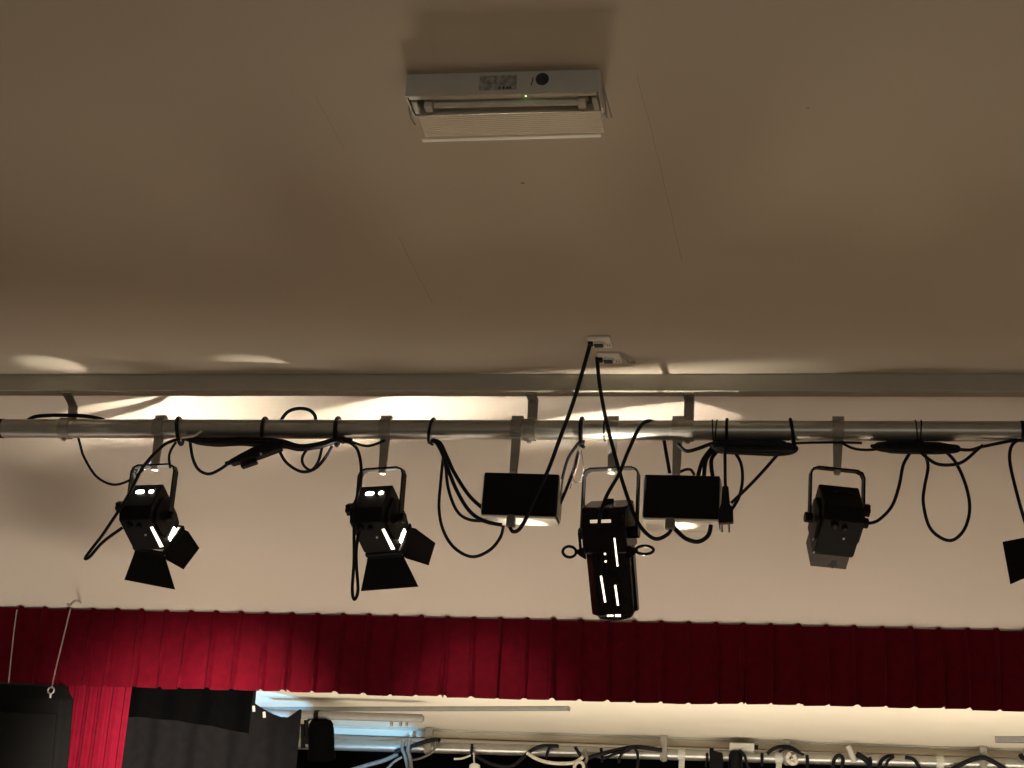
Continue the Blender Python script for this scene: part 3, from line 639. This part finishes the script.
# ------------------------------------------------------------------ emergency light
def emergency_light():
    a, b = atz(407, 74.5, ZC), atz(600, 69.5, ZC)
    mid = (a + b) / 2; Wd = (b - a).length; rot = math.atan2(b.y - a.y, b.x - a.x)
    e = empty('emergency_light', mid, 'white emergency light on the ceiling with its clear cover hanging open', 'emergency light')
    e.rotation_euler = (0, 0, rot)
    D, Hh, t = 0.086, 0.050, 0.003; w = Wd / 2
    b_ = MB()
    b_.box((0, t / 2, -Hh / 2), (Wd, t, Hh)); b_.box((0, D - t / 2, -Hh / 2), (Wd, t, Hh))
    b_.box((-w + t / 2, D / 2, -Hh / 2), (t, D - 2 * t, Hh)); b_.box((w - t / 2, D / 2, -Hh / 2), (t, D - 2 * t, Hh))
    b_.box((0, D / 2, -t / 2 - 0.001), (Wd - 2 * t, D - 2 * t, t))
    b_.build('housing', 'fitting', e)
    MB().box((0, t + 0.006, -Hh + 0.0012), (Wd - 0.012, 0.014, 0.0024)).build('rim', 'fitting', e)
    # gear tray, lamp holders and tube
    MB().prism([(-w * 0.86, 0.020, -0.030), (-w * 0.86, 0.072, -0.030), (-w * 0.86, 0.080, -0.012), (-w * 0.86, 0.010, -0.012)], (w * 1.72, 0, 0)).build('gear_tray', 'tray', e, bevel=0.001)
    MB().cyl((-w * 0.74, 0.048, -0.044), (w * 0.76, 0.048, -0.044), 0.008, 14).build('lamp_tube', 'plastic', e, smooth=True)
    for s in (-1, 1): MB().box((s * w * 0.80, 0.048, -0.040), (0.016, 0.026, 0.030)).build('lamp_holder', 'plastic', e, bevel=0.002)
    MB().cyl((-w * 0.60, 0.062, -0.036), (-w * 0.56, 0.062, -0.036), 0.006, 10).build('starter', 'ink', e)
    MB().lathe([(0, 0.0035), (0.003, 0.003), (0.005, 0.001)], (w * 0.245, 0.012, -0.046), (0, -0.4, -1), 12).build('indicator_led', 'led', e, smooth=True)
    # front face: label, printed mark, round knock-out
    rl = MB().box((-0.008, -0.0006, -0.0245), (0.076, 0.0012, 0.033)).build('rating_label', 'label', e)
    for x in (-0.006, 0.002, 0.010, 0.016): MB().box((x + 0.002, -0.0015, -0.037), (0.004, 0.0008, 0.005)).build('label_print', 'ink', rl)
    MB().lathe([(0, 0.0135), (0.002, 0.0135)], (w * 0.415, 0, -0.019), (0, -1, 0), 28).build('knockout_plug', 'ink', e, smooth=True)
    MB().prism([(w * 0.30, -0.0008, -0.033), (w * 0.31, -0.0008, -0.033), (w * 0.325, -0.0008, -0.015), (w * 0.315, -0.0008, -0.015)], (0, -0.0006, 0)).build('pen_mark', 'ink', e)
    # hinged prismatic cover hanging from the far edge
    K = Matrix.Translation((0.004, D - 0.004, -Hh - 0.001)) @ Matrix.Rotation(math.radians(-6), 4, 'X') @ Matrix.Rotation(math.radians(-0.6), 4, 'Y')
    c = MB(); n = 26; hh = 0.062
    grid = []
    for i in range(n + 1):
        z = -hh * i / n; y = 0.0022 * (i % 2) + (0.012 * max(0, (i - n * 0.8) / (n * 0.2)) ** 2)
        sk = 0.020 * i / n
        grid.append([Vector((-w * 0.975 + sk + 0.004, -y, z)), Vector((0, -y, z)), Vector((w * 0.955 + sk * 0.55, -y, z))])
    c.sheet(grid, 0.002, K)
    cc = c.build('clear_cover', 'clear', e); cc['label'] = 'clear ribbed plastic cover hanging open'
    MB().box((0.008, -0.006, -hh - 0.001), (Wd * 0.93, 0.010, 0.002), K).build('cover_lip', 'cream', cc)
    for s, o in ((-1, 0), (1, 0.004)):
        MB().tube(smooth_path([(s * w, D * 0.5, -0.012), (s * (w + 0.006), D * 0.7, -Hh * 0.7), (s * (w + 0.004), D * 0.95, -Hh - 0.004), (s * (w - 0.006), D, -Hh - 0.020 - o)], 5), 0.0018, 8).build('wire_clip', 'wire', e, smooth=True)
        MB().box((s * (w - 0.012), 0.052, -Hh + 0.006), (0.012, 0.05, 0.012)).build('end_latch', 'fitting', e, bevel=0.002)
    MB().tube([(w + 0.001, 0.035, -0.006), (w + 0.008, 0.086, -Hh - 0.012), (w + 0.018, 0.086, -Hh - 0.012), (w + 0.001, 0.035, -0.006)], 0.0013, 6).build('hanger_wire', 'wire', e)
    return e
emergency_light()

# ------------------------------------------------------------------ red pelmet and curtain
def pleat(t):
    f = t - math.floor(t)
    return 0.30 * f + (math.sin(PI * (f - 0.80) / 0.20) ** 2 if f > 0.80 else 0.0) - 0.30 * (max(0, f - 0.9) / 0.1)
xl, xr = at(-140, 610, YV).x, at(1150, 630, YV).x
zt0 = at(512, 618.2, YV - 0.02).z; zb0 = at(512, 698.5, YV - 0.02).z
pel = empty('stage_pelmet', ((xl + xr) / 2, YV, zb0), 'pleated red velvet pelmet across the top of the stage opening', 'pelmet')
grid = []; N = 900; P0 = Vector(pel.location); pitch_x = 0.0905
jit = [random.uniform(-1, 1) for _ in range(200)]
for j in range(9):
    row = []
    for i in range(N + 1):
        x = xl + (xr - xl) * i / N; f = j / 8.0
        u = (x - xl) / pitch_x + 0.10 * jit[int((x - xl) / pitch_x) % 200] * f + 0.05 * math.sin(x * 2.1)
        k = int(math.floor(u)); fr = u - k
        d = pleat(u) * (0.011 + 0.005 * f + 0.003 * jit[(k * 7) % 200])
        ripple = 0.004 * math.sin(x * 37 + jit[k % 200] * 3) * f
        z = zt0 + (zb0 - zt0) * f
        if j == 0: z += 0.006 * math.exp(-((fr - 0.93) / 0.08) ** 2) - 0.003 * abs(jit[k % 200])
        if j == 8: z += 0.005 * math.exp(-((fr - 0.95) / 0.06) ** 2) + 0.003 * math.sin(x * 1.9) + 0.0025 * jit[(k * 3) % 200]
        z += 0.0042 * (x + 1.6) * f
        row.append(Vector((x, YV - 0.006 - d - ripple, z)) - P0)
    grid.append(row)
MB().sheet(grid, 0.003).build('velvet', 'velvet', pel, smooth=True)
MB().box((0, 0.004, zt0 - 0.018 - P0.z), (xr - xl, 0.012, 0.03)).build('track_board', 'cream', pel)

def hang_sheet(name, label, cat, x0, x1, z0, z1, Y, folds, amp, m, top=None, N=160, J=12, lean=0.0, edge=None):
    """cloth hung between x0..x1; top(x): height of the upper edge"""
    P0 = Vector(((x0 + x1) / 2, Y, z0)); g = []
    for j in range(J + 1):
        row = []
        for i in range(N + 1):
            s = i / N; x = x0 + (x1 - x0) * s
            zt_ = top(x) if top else z1
            z = z0 + (zt_ - z0) * j / J
            y = Y + amp * (math.sin(s * folds * 2 * PI) + 0.4 * math.sin(s * folds * 4.3 * PI + 1.0)) * (1 - 0.4 * j / J)
            row.append(Vector((x + lean * (z1 - z), y, z)) - P0)
        g.append(row)
    o = MB().sheet(g, 0.004).build(name, m, smooth=True); o.location = P0
    return tag(o, label, cat)
xa, xb = at(20, 690, YV + 0.07).x, at(131, 690, YV + 0.07).x
M['velvet2'] = mat('red_velvet_curtain', (0.15, 0.003, 0.014), 0.85, noise=0.14, nscale=35, bump=0.25, bscale=320, spec=0.1, sheen=0.025)
hang_sheet('stage_curtain', 'red velvet curtain gathered at the left side of the stage opening', 'curtain', xa, xb, 0.8, ZS - 0.08, YV + 0.075, 9, 0.014, 'velvet2', J=10)

# black masking leg, and an added dark sheet for its shaded top
Yb = 6.5
pts = [(100, 680), (253, 684), (252.5, 703), (262, 708), (272, 713.5), (281, 717), (288, 717.5), (294, 714), (299.5, 709.5), (300.5, 725)]
tops = [(at(100, 700, Yb).x, 9), (at(254.4, 690, Yb).x, 9), (at(254.5, 703, Yb).x, at(254, 703, Yb).z)] + [(at(px, py, Yb).x, at(px, py, Yb).z) for px, py in pts[3:9]] + [(at(301, 709, Yb).x + 0.02, at(301, 709, Yb).z)]
def top_edge(x):
    for (xa_, za), (xb_, zb_) in zip(tops, tops[1:]):
        if xa_ <= x <= xb_:
            z = za + (zb_ - za) * (x - xa_) / max(1e-6, xb_ - xa_); return min(z, ZS - 0.03)
    return min(tops[-1][1], ZS - 0.03)
hang_sheet('masking_leg', 'lit-toned black cloth leg, top edge dipped, between red curtain and small hanging spotlight', 'curtain', at(90, 730, Yb).x, at(300, 730, Yb).x, 0.8, ZS - 0.02, Yb, 5, 0.010, 'clothlit', top=top_edge, N=220)
Yc = 6.2
gx0, gx1 = at(80, 700, Yc).x, at(253, 700, Yc).x
P0 = Vector(((gx0 + gx1) / 2, Yc, ZS)); g = []
for j in range(9):
    row = []
    for i in range(101):
        s = i / 100; px = 80 + 173 * s
        low = at(px, 717 + 17 * max(0, (px - 131) / 122) ** 1.6, Yc).z
        x = gx0 + (gx1 - gx0) * s
        row.append(Vector((x, Yc + 0.012 * math.sin(s * 30), low + (ZS - 0.01 - low) * j / 8)) - P0)
    g.append(row)
o = MB().sheet(g, 0.004).build('shade_sheet', 'cloth', smooth=True); o.location = P0  # dark sheet standing in for shade on the leg's upper part
tag(o, 'added dark sheet with a curved lower edge for the shade on the masking leg', 'curtain')
for (px, py) in ((253.5, 706), (264, 712)):
    p = at(px, py, Yb - 0.03)
    o = MB().tube([p, p + Vector((0.004, 0, -0.022))], 0.006, 8).build('cloth_tie', 'plastic', smooth=True, origin=p)
    tag(o, 'pale tie on the dipped top edge of the masking leg, ' + ('nearer the red curtain' if px < 260 else 'nearer the small hanging spotlight'), 'tie', 'pale ties on the charcoal cloth')
hang_sheet('backdrop_curtain', 'black curtain across the back of the stage behind the bar', 'curtain', -5.6, 5.6, 0.8, ZS - 0.02, 10.4, 40, 0.02, 'cloth', N=400, J=6)

# ------------------------------------------------------------------ loudspeaker
def speaker():
    Y0 = 5.05
    A, B = at(0, 689, Y0), at(66, 686, Y0)
    e = empty('loudspeaker', B, 'dark grey loudspeaker cut by the lower left picture corner', 'loudspeaker')
    Rz = Matrix.Rotation(math.radians(8), 4, 'Z') @ Matrix.Rotation(math.radians(12), 4, 'X')
    w, d, h = 0.40, 0.14, 0.34
    T = Matrix.Translation((0.022, -0.0, -0.006)) @ Rz
    b = MB(); rings = []
    for z, i in ((0.0, 0.034), (-0.038, 0.0), (-h, 0.0)):
        rings.append([b.bm.verts.new(T @ Vector(q)) for q in ((-w + i, i, z), (-0.03 - i, i, z), (-i, 0.03 + i * 0.6, z), (-0.05, d, z), (-w + 0.05, d, z), (-w + i, 0.03 + i * 0.6, z))])
    for A, B in zip(rings, rings[1:]):
        for k in range(6): b.bm.faces.new((A[k], A[(k + 1) % 6], B[(k + 1) % 6], B[k]))
    b.bm.faces.new(rings[0]); b.bm.faces.new(rings[-1][::-1])
    b.build('cabinet', 'speaker', e, bevel=0.006)
    MB().box((-w / 2 - 0.01, -0.006, -h / 2 - 0.03), (w - 0.06, 0.012, h - 0.10), T).build('grille', 'speaker', e, bevel=0.005)
    q = at(51, 690.5, Y0 - 0.0) - Vector(e.location)
    MB().tube([q + Vector((0.010 * math.cos(t), 0, 0.010 * math.sin(t))) for t in [2 * PI * k / 16 for k in range(16)]], 0.0028, 8, closed=True).cyl(q + Vector((0, 0, -0.010)), q + Vector((0, 0.01, -0.04)), 0.004, 8).build('eye_bolt', 'wire', e, smooth=True)
    return e
speaker()
hk = at(70.5, 604, YV - 0.10)
o = MB().tube(smooth_path(px_path([(52, 687, 5.05), (56, 668, 5.15), (71, 607, YV - 0.10)], 5), 4), 0.0022, 8).build('suspension_wire', 'wire', smooth=True, origin=hk)
tag(o, 'bright suspension wire from the ceiling hook down to the loudspeaker eye bolt', 'wire')
o = MB().tube(smooth_path(px_path([(8, 689, 5.06), (13, 640, 5.30), (17, 610, YV - 0.10)], 5), 4), 0.0018, 8).build('suspension_wire', 'wire', smooth=True, origin=at(17, 610, YV - 0.1))
tag(o, 'dull suspension wire to the loudspeaker beside the left picture edge', 'wire')
o = MB().tube(smooth_path([hk + Vector((0.004, 0.08, 0.02)), hk + Vector((0.006, 0.03, 0.018)), hk + Vector((0.008, 0.0, 0.008)), hk + Vector((0.0, -0.006, -0.006)), hk + Vector((-0.010, 0, 0.0))], 4), 0.004, 8).build('ceiling_hook', 'fitting', smooth=True, origin=hk)
tag(o, 'small hook on the bulkhead above the pelmet holding the loudspeaker wire', 'hook')

# ------------------------------------------------------------------ stage ceiling fittings
def rail(name, p, q, wd, hg, m, label, cat):
    mx, L = frame_from(p, q)
    e = empty(name, p, label, cat)
    I = Matrix.Translation(-p)
    MB().box((L / 2, 0, -hg / 2), (L, wd, hg), I @ mx).build('channel', m, e, bevel=0.003)
    MB().box((L + 0.003, 0, -hg / 2), (0.006, wd * 1.05, hg * 1.1), I @ mx).build('end_cap', 'clamp', e, bevel=0.001)
    return e
rail('curtain_track', atz(232, 707.5, ZS), atz(568, 706.5, ZS), 0.04, 0.020, 'greybar', 'long thin grey track on the stage ceiling below the pelmet', 'track')
rail('curtain_track', atz(995, 736.5, ZS), atz(1090, 737.5, ZS), 0.05, 0.030, 'greybar', 'short grey track on the stage ceiling at the right picture edge', 'track')
# side bar with rounded end
sp, sq = at(262, 713.5, 8.6), at(424, 718.5, 8.6)
sb = MB().tube([sp, sp.lerp(sq, 0.5), sq - Vector((0.012, 0, 0)), sq - Vector((0.004, 0, 0)), sq], 0.022, 16, rs=[0.022, 0.022, 0.022, 0.017, 0.009]).build('side_bar', 'greybar', smooth=True, origin=sp)
tag(sb, 'short grey bar with a rounded end below the thin track, holding a small black spotlight', 'bar')
for i, px in enumerate((392, 401, 407)):
    p = at(px, 719, 8.6)
    o = MB().box((0, 0, -0.012), (0.012, 0.02, 0.03)).cyl((-0.006, 0, -0.026), (0.006, 0, -0.026), 0.007, 8).build('bar_clip', 'clamp'); o.location = p + Vector((0, 0, -0.004))
    tag(o, 'tiny clip under the short grey bar, ' + ('nearest the small spotlight', 'middle of three', 'nearest its rounded end')[i], 'clip', 'clips under the short grey bar')

# small black spotlight under the side bar
def small_spot():
    p = at(317, 715.2, 8.6)
    e = empty('parcan_spotlight', p, 'small black spotlight under the short grey bar beside the masking leg', 'stage light')
    G = lambda px, py, dy=0.0: at(px, py, 8.6 + dy) - p
    MB().sheet([[Vector((-0.012, 0.026 * math.cos(a), 0.026 * math.sin(a))), Vector((0.012, 0.026 * math.cos(a), 0.026 * math.sin(a)))] for a in [math.radians(x) for x in range(-60, 241, 20)]], -0.004).build('hook_clamp', 'black', e)
    MB().tube([G(306, 735), G(306.5, 722), G(310, 718.5), G(326, 718.5), G(329.5, 722), G(329, 735)], 0.008, 8).build('yoke', 'black', e)
    MB().lathe([(0, 0.050), (0.02, 0.062), (0.05, 0.066), (0.16, 0.068), (0.17, 0.074), (0.20, 0.074)], G(321, 720), (G(318.5, 754) - G(321, 720)).normalized() + Vector((0, 0.35, 0)), 22).build('can', 'cloth', e, smooth=True)
    for a, b in (((306, 720), (306, 744)), ((302.5, 724), (303, 748))):
        MB().prism([G(a[0] - 2, a[1]), G(a[0] + 2.4, a[1]), G(b[0] + 2.4, b[1]), G(b[0] - 2, b[1])], (0, 0.004, 0)).build('side_flap', 'flap', e)
    return e
small_spot()

# stage lighting bar
YQ = YS - 0.06
SA, SB = at(250, 742.5, YQ), at(1100, 766.5, YQ)
sbar = MB().cyl(SA, SB, 0.031, 24).build('lighting_bar', 'steel', smooth=True)
tag(sbar, 'grey steel lighting bar over the stage, strung with tangled cables at the picture bottom', 'bar')
def on_sbar(px):
    lo, hi = 0.0, 1.0
    for _ in range(40):
        mid = (lo + hi) / 2; p = SA.lerp(SB, mid); q = ROT.transposed() @ (p - EYE)
        if 512 + F * q.x / -q.z < px: lo = mid
        else: hi = mid
    return SA.lerp(SB, lo)
for px, lab in ((429, 'stage bar bracket by the rounded end of the short grey bar'), (664, 'stage bar bracket at mid span, below the profile spotlight end'), (787, 'stage bar bracket beside the pale junction box'), (983, 'stage bar bracket nearest the right picture edge')):
    p = on_sbar(px); e = empty('suspension_bracket', p, lab, 'bracket', 'brackets holding the stage lighting bar')
    hh = ZS - p.z
    MB().box((0, -0.036, hh / 2 - 0.02), (0.038, 0.006, hh + 0.03)).build('strap', 'clamp', e, bevel=0.001)
    MB().box((0, -0.02, -0.036), (0.034, 0.04, 0.006)).cyl((0, -0.03, -0.045), (0, -0.03, -0.03), 0.01, 8).build('foot', 'clamp', e)
# hanging clamps
for px, lab in ((682, 'pale clamp on the stage bar right of the mid-span bracket'), (779, 'pale clamp on the stage bar just left of its bracket beside the junction box'), (940, 'pale clamp on the stage bar left of the bracket nearest the right edge')):
    p = on_sbar(px); e = empty('hook_clamp', p, lab, 'clamp', 'pale clamps on the stage bar')
    MB().sheet([[Vector((-0.02, 0.036 * math.cos(a), 0.036 * math.sin(a))), Vector((0.02, 0.036 * math.cos(a), 0.036 * math.sin(a)))] for a in [math.radians(x) for x in range(-60, 241, 20)]], -0.005).build('hook', 'fitting', e)
    MB().box((0, -0.01, -0.09), (0.032, 0.012, 0.12)).build('stem', 'fitting', e, bevel=0.002)
# pale junction box
p = at(742, 747.5, YQ - 0.05); e = empty('junction_box', p, 'pale oblong junction box on the stage bar', 'junction box')
MB().box((0, 0, 0), (0.135, 0.06, 0.042)).build('case', 'fitting', e, bevel=0.004)
MB().cyl((0.066, 0, 0.004), (0.088, 0, 0.004), 0.013, 12).build('gland', 'black', e)
# small dark lanterns on the stage bar, cut by the picture bottom
for px, wpx, lab in ((717, 13, 'dark square lantern with a post on top, left of the pale junction box'), (736, 13, 'dark lantern on the stage bar below the junction box, with a rounded top')):
    p = on_sbar(px) + Vector((0, -0.07, -0.02)); e = empty('stage_lantern', p, lab, 'stage light', 'dark lanterns cut by the picture bottom')
    sx = wpx * 0.0054 / 2
    if px == 717:
        MB().prism([(-sx, -0.04, 0.02), (-sx * 0.6, -0.04, 0.035), (sx, -0.04, 0.022), (sx, -0.04, -0.16), (-sx, -0.04, -0.16)], (0, 0.09, 0)).build('housing', 'black', e, bevel=0.004)
        MB().cyl((-sx * 0.75, 0, 0.02), (-sx * 0.75, 0, 0.05), 0.012, 10).build('post', 'black', e)
    else:
        MB().lathe([(0, 0.005), (0.006, 0.028), (0.03, 0.038), (0.20, 0.040)], (0, 0, 0.046), (0, 0.1, -1), 18).build('housing', 'black', e, smooth=True)
        MB().tube(smooth_path([(0.02, -0.02, 0.04), (0.05, -0.03, 0.01), (0.07, -0.03, -0.05), (0.10, -0.02, -0.08)], 4), 0.008, 8).build('lead', 'rubber', e, smooth=True)
# tangled cables on the stage bar
gs = 'cables tangled on the stage lighting bar'
def sc_(pix, r, m, label, dY=-0.05): return cable(pix, YQ + dY, r, label, 'hanging_cable', m, gs, n=6)
sc_([(395, 752), (410, 747), (424, 742), (436, 739.5), (440, 740.5)], 0.012, 'rubber', 'black cable slanting up to the leftmost stage bracket')
sc_([(436, 742), (434, 750), (428, 755), (414, 760), (405, 757)], 0.006, 'greycable', 'grey cable hooking under the leftmost stage bracket')
sc_([(404, 741), (402, 748), (405, 756), (408, 770)], 0.010, 'greycable', 'grey cable hanging straight down left of the leftmost stage bracket', -0.07)
sc_([(410, 739), (408, 750), (410, 758), (412, 772)], 0.011, 'greycable', 'pale grey knot of cable hanging left of the leftmost stage bracket', -0.09)
sc_([(398, 754), (385, 760), (368, 765), (345, 772)], 0.012, 'greycable', 'grey cable sloping down to the left under the blue-lit bar', -0.02)
sc_([(402, 757), (394, 762), (386, 770)], 0.007, 'greycable', 'short grey cable beside the sloping one under the blue-lit bar', -0.06)
sc_([(472, 744), (471.5, 752), (472, 756)], 0.008, 'rubber', 'short black tie round the stage bar above a pale tag')
sc_([(454, 759), (462, 758.5), (470, 755.5), (474, 753)], 0.006, 'whitecable', 'pale cable tail beside the short black tie and tag')
sc_([(474, 754), (474, 760), (474.5, 764)], 0.005, 'whitecable', 'thin pale cord holding the tag on the stage bar')
sc_([(476, 756), (486, 762), (498, 766), (512, 766), (524, 757), (532, 750), (540, 746.5), (548, 745.5), (558, 746)], 0.010, 'rubber', 'black cable arching over the stage bar right of the pale tag')
sc_([(546, 758), (548, 751), (551, 747), (559, 746.5)], 0.008, 'rubber', 'short black cable hooked under the arching one on the stage bar', -0.07)
sc_([(527, 753), (535, 758), (546, 762), (560, 763.5), (574, 762.5), (583, 757)], 0.010, 'whitecable', 'cream cable swagged under the stage bar right of the pale tag', -0.08)
sc_([(575, 747), (580, 755), (584, 762), (588, 770)], 0.009, 'rubber', 'black strap slanting across the stage bar, left of a close pair', -0.06)
sc_([(584, 749), (587, 757), (585, 763)], 0.009, 'greycable', 'grey strap slanting across the stage bar, right of a close pair', -0.07)
sc_([(574, 772), (575, 765), (579, 762), (583, 764), (584, 772)], 0.009, 'whitecable', 'cream cable looped in an arch at the picture bottom near mid span', -0.09)
sc_([(601, 748), (602, 756), (602, 762)], 0.009, 'rubber', 'upright black tie on the stage bar left of the spread cables')
sc_([(588, 758), (605, 753), (622, 749), (636, 747), (650, 748.5), (662, 750)], 0.012, 'rubber', 'thick black cable rising along the stage bar to the mid-span bracket', -0.06)
sc_([(603, 759), (615, 754), (626, 751), (634, 747)], 0.008, 'rubber', 'thin black cable below the thick rising one on the stage bar', -0.08)
sc_([(619, 763), (620, 757), (625, 751), (632, 747.5), (637, 752), (638, 762), (636, 772)], 0.008, 'rubber', 'black cable looped over the stage bar left of the mid-span bracket', -0.09)
sc_([(706, 767), (707, 760), (707, 753)], 0.007, 'rubber', 'thin black tie on the stage bar left of the dark lanterns')
sc_([(762, 766), (762, 758), (762, 753)], 0.009, 'rubber', 'thin black tie on the stage bar right of the pale junction box')
sc_([(767, 754), (774, 748.5), (783, 746.5), (792, 748), (800, 753)], 0.010, 'rubber', 'black cable humped over the bracket beside the pale junction box')
sc_([(779, 752), (785, 749), (792, 750), (804, 755)], 0.007, 'rubber', 'thinner black cable under the hump beside the pale junction box', -0.08)
sc_([(790, 753), (787, 758), (791, 763), (796, 762), (794, 755)], 0.013, 'whitecable', 'wad of pale cable on the bar under the humped cables', -0.08)
sc_([(807, 755), (807.5, 762), (807, 768)], 0.009, 'rubber', 'black tie on the stage bar right of the pale cable wad')
sc_([(833, 770), (834, 760), (839, 755), (843, 759), (841, 770)], 0.010, 'rubber', 'black cable loop left of the tilted pale clip on the stage bar')
sc_([(848, 746), (851, 753), (855, 762)], 0.016, 'fitting', 'tilted pale strap standing up from the stage bar', -0.07)
sc_([(856, 754), (862, 757), (868, 762), (870, 770)], 0.016, 'rubber', 'thick black cable wad right of the tilted pale strap')
sc_([(870, 757), (871, 764), (870, 770)], 0.008, 'rubber', 'short black tie right of the thick black cable wad', -0.07)
sc_([(878, 770), (882, 760), (888, 756), (894, 756)], 0.010, 'rubber', 'black cable rising in a half arch on the stage bar, left of a facing pair')
sc_([(884, 770), (888, 761), (894, 756.5)], 0.008, 'rubber', 'thinner black cable inside the left half arch on the stage bar', -0.08)
sc_([(905, 757), (913, 759), (918, 765), (921, 772)], 0.010, 'rubber', 'black cable falling in a half arch on the stage bar, right of a facing pair')
sc_([(952, 770), (966, 762), (981, 757.5), (992, 761), (1006, 770)], 0.013, 'rubber', 'thick black cable peaking over the bracket nearest the right edge')
sc_([(1020, 754), (1023, 758), (1030, 759)], 0.013, 'rubber', 'black cable end on the stage bar at the right picture edge')
# pale tag
p = at(474.5, 766.5, YQ - 0.05); o = MB().prism([(-0.030, 0, -0.03), (0.030, 0, -0.03), (0.030, 0, 0.008), (0.016, 0, 0.018), (-0.016, 0, 0.018), (-0.030, 0, 0.008)], (0, 0.012, 0)).build('cable_tag', 'plastic', bevel=0.003); o.location = p
tag(o, 'pale tag hanging from the stage bar left of the arching cable', 'tag')

# ------------------------------------------------------------------ light
w = bpy.data.worlds.new('world'); sc.world = w; w.use_nodes = True
bg = w.node_tree.nodes['Background']; bg.inputs[0].default_value = (1.0, 0.84, 0.68, 1); bg.inputs[1].default_value = 0.12
def area(name, loc, target, sx, sy, energy, col, spread=180):
    ld = bpy.data.lights.new(name, 'AREA'); ld.shape = 'RECTANGLE'; ld.size = sx; ld.size_y = sy; ld.energy = energy; ld.color = col; ld.spread = math.radians(spread)
    o = bpy.data.objects.new(name, ld); C.objects.link(o); o.location = loc
    o.rotation_euler = (Vector(target) - Vector(loc)).to_track_quat('-Z', 'Y').to_euler(); return o
def spot(name, loc, target, energy, col, size, blend=0.2, rad=0.03):
    ld = bpy.data.lights.new(name, 'SPOT'); ld.energy = energy; ld.color = col; ld.spot_size = math.radians(size); ld.spot_blend = blend; ld.shadow_soft_size = rad
    o = bpy.data.objects.new(name, ld); C.objects.link(o); o.location = loc
    o.rotation_euler = (Vector(target) - Vector(loc)).to_track_quat('-Z', 'Y').to_euler(); return o
area('stage_floodlights', (0.6, 7.6, 0.95), (0.6, 8.5, 3), 7.0, 1.8, 122, (1, 0.91, 0.76), 110)
area('stage_footlight', (-1.3, 8.8, 1.1), (-0.3, 3.0, 3.0), 0.9, 0.5, 10, (1, 0.86, 0.64), 60)
for hx in (-1.5, 0.7, 2.7):      # added unseen spots; their bounce off the floor brightens bulkhead and ceiling
    spot('bounce_fill', (hx, 1.2, 3.2), (hx, 5.0, 0), 2050, (1, 0.93, 0.82), 26, 0.5, 0.08)
area('bulkhead_fill', (0.6, 5.44, 0.2), (0.55, 5.80, 2.9), 8.4, 0.3, 17, (1, 0.87, 0.71), 54)  # unseen fill light added to brighten the bulkhead from below
spot('front_of_house_spotlight', (1.0, -1.5, 1.1), at(180, 790, 5.8), 9000, (1, 0.84, 0.72), 9.4, 1.0, 0.08)
area('hall_rear_light', (0.5, -2.5, 1.9), (0.4, 5.3, 2.6), 3.2, 1.0, 20, (1, 0.95, 0.84))  # added light from the back of the hall, its source unseen
spot('cool_spotlight', at(150, 900, 7.3), atz(272, 700, ZS), 330, (0.16, 0.55, 1.0), 11.5, 0.12)
spot('cool_spotlight', at(330, 860, 7.6), at(374, 732, YS), 260, (0.18, 0.56, 1.0), 15, 0.4)

vs = sc.view_settings; vs.view_transform = 'Standard'; vs.look = 'None'; vs.gamma = 1; vs.use_curve_mapping = False; vs.exposure = 0.0
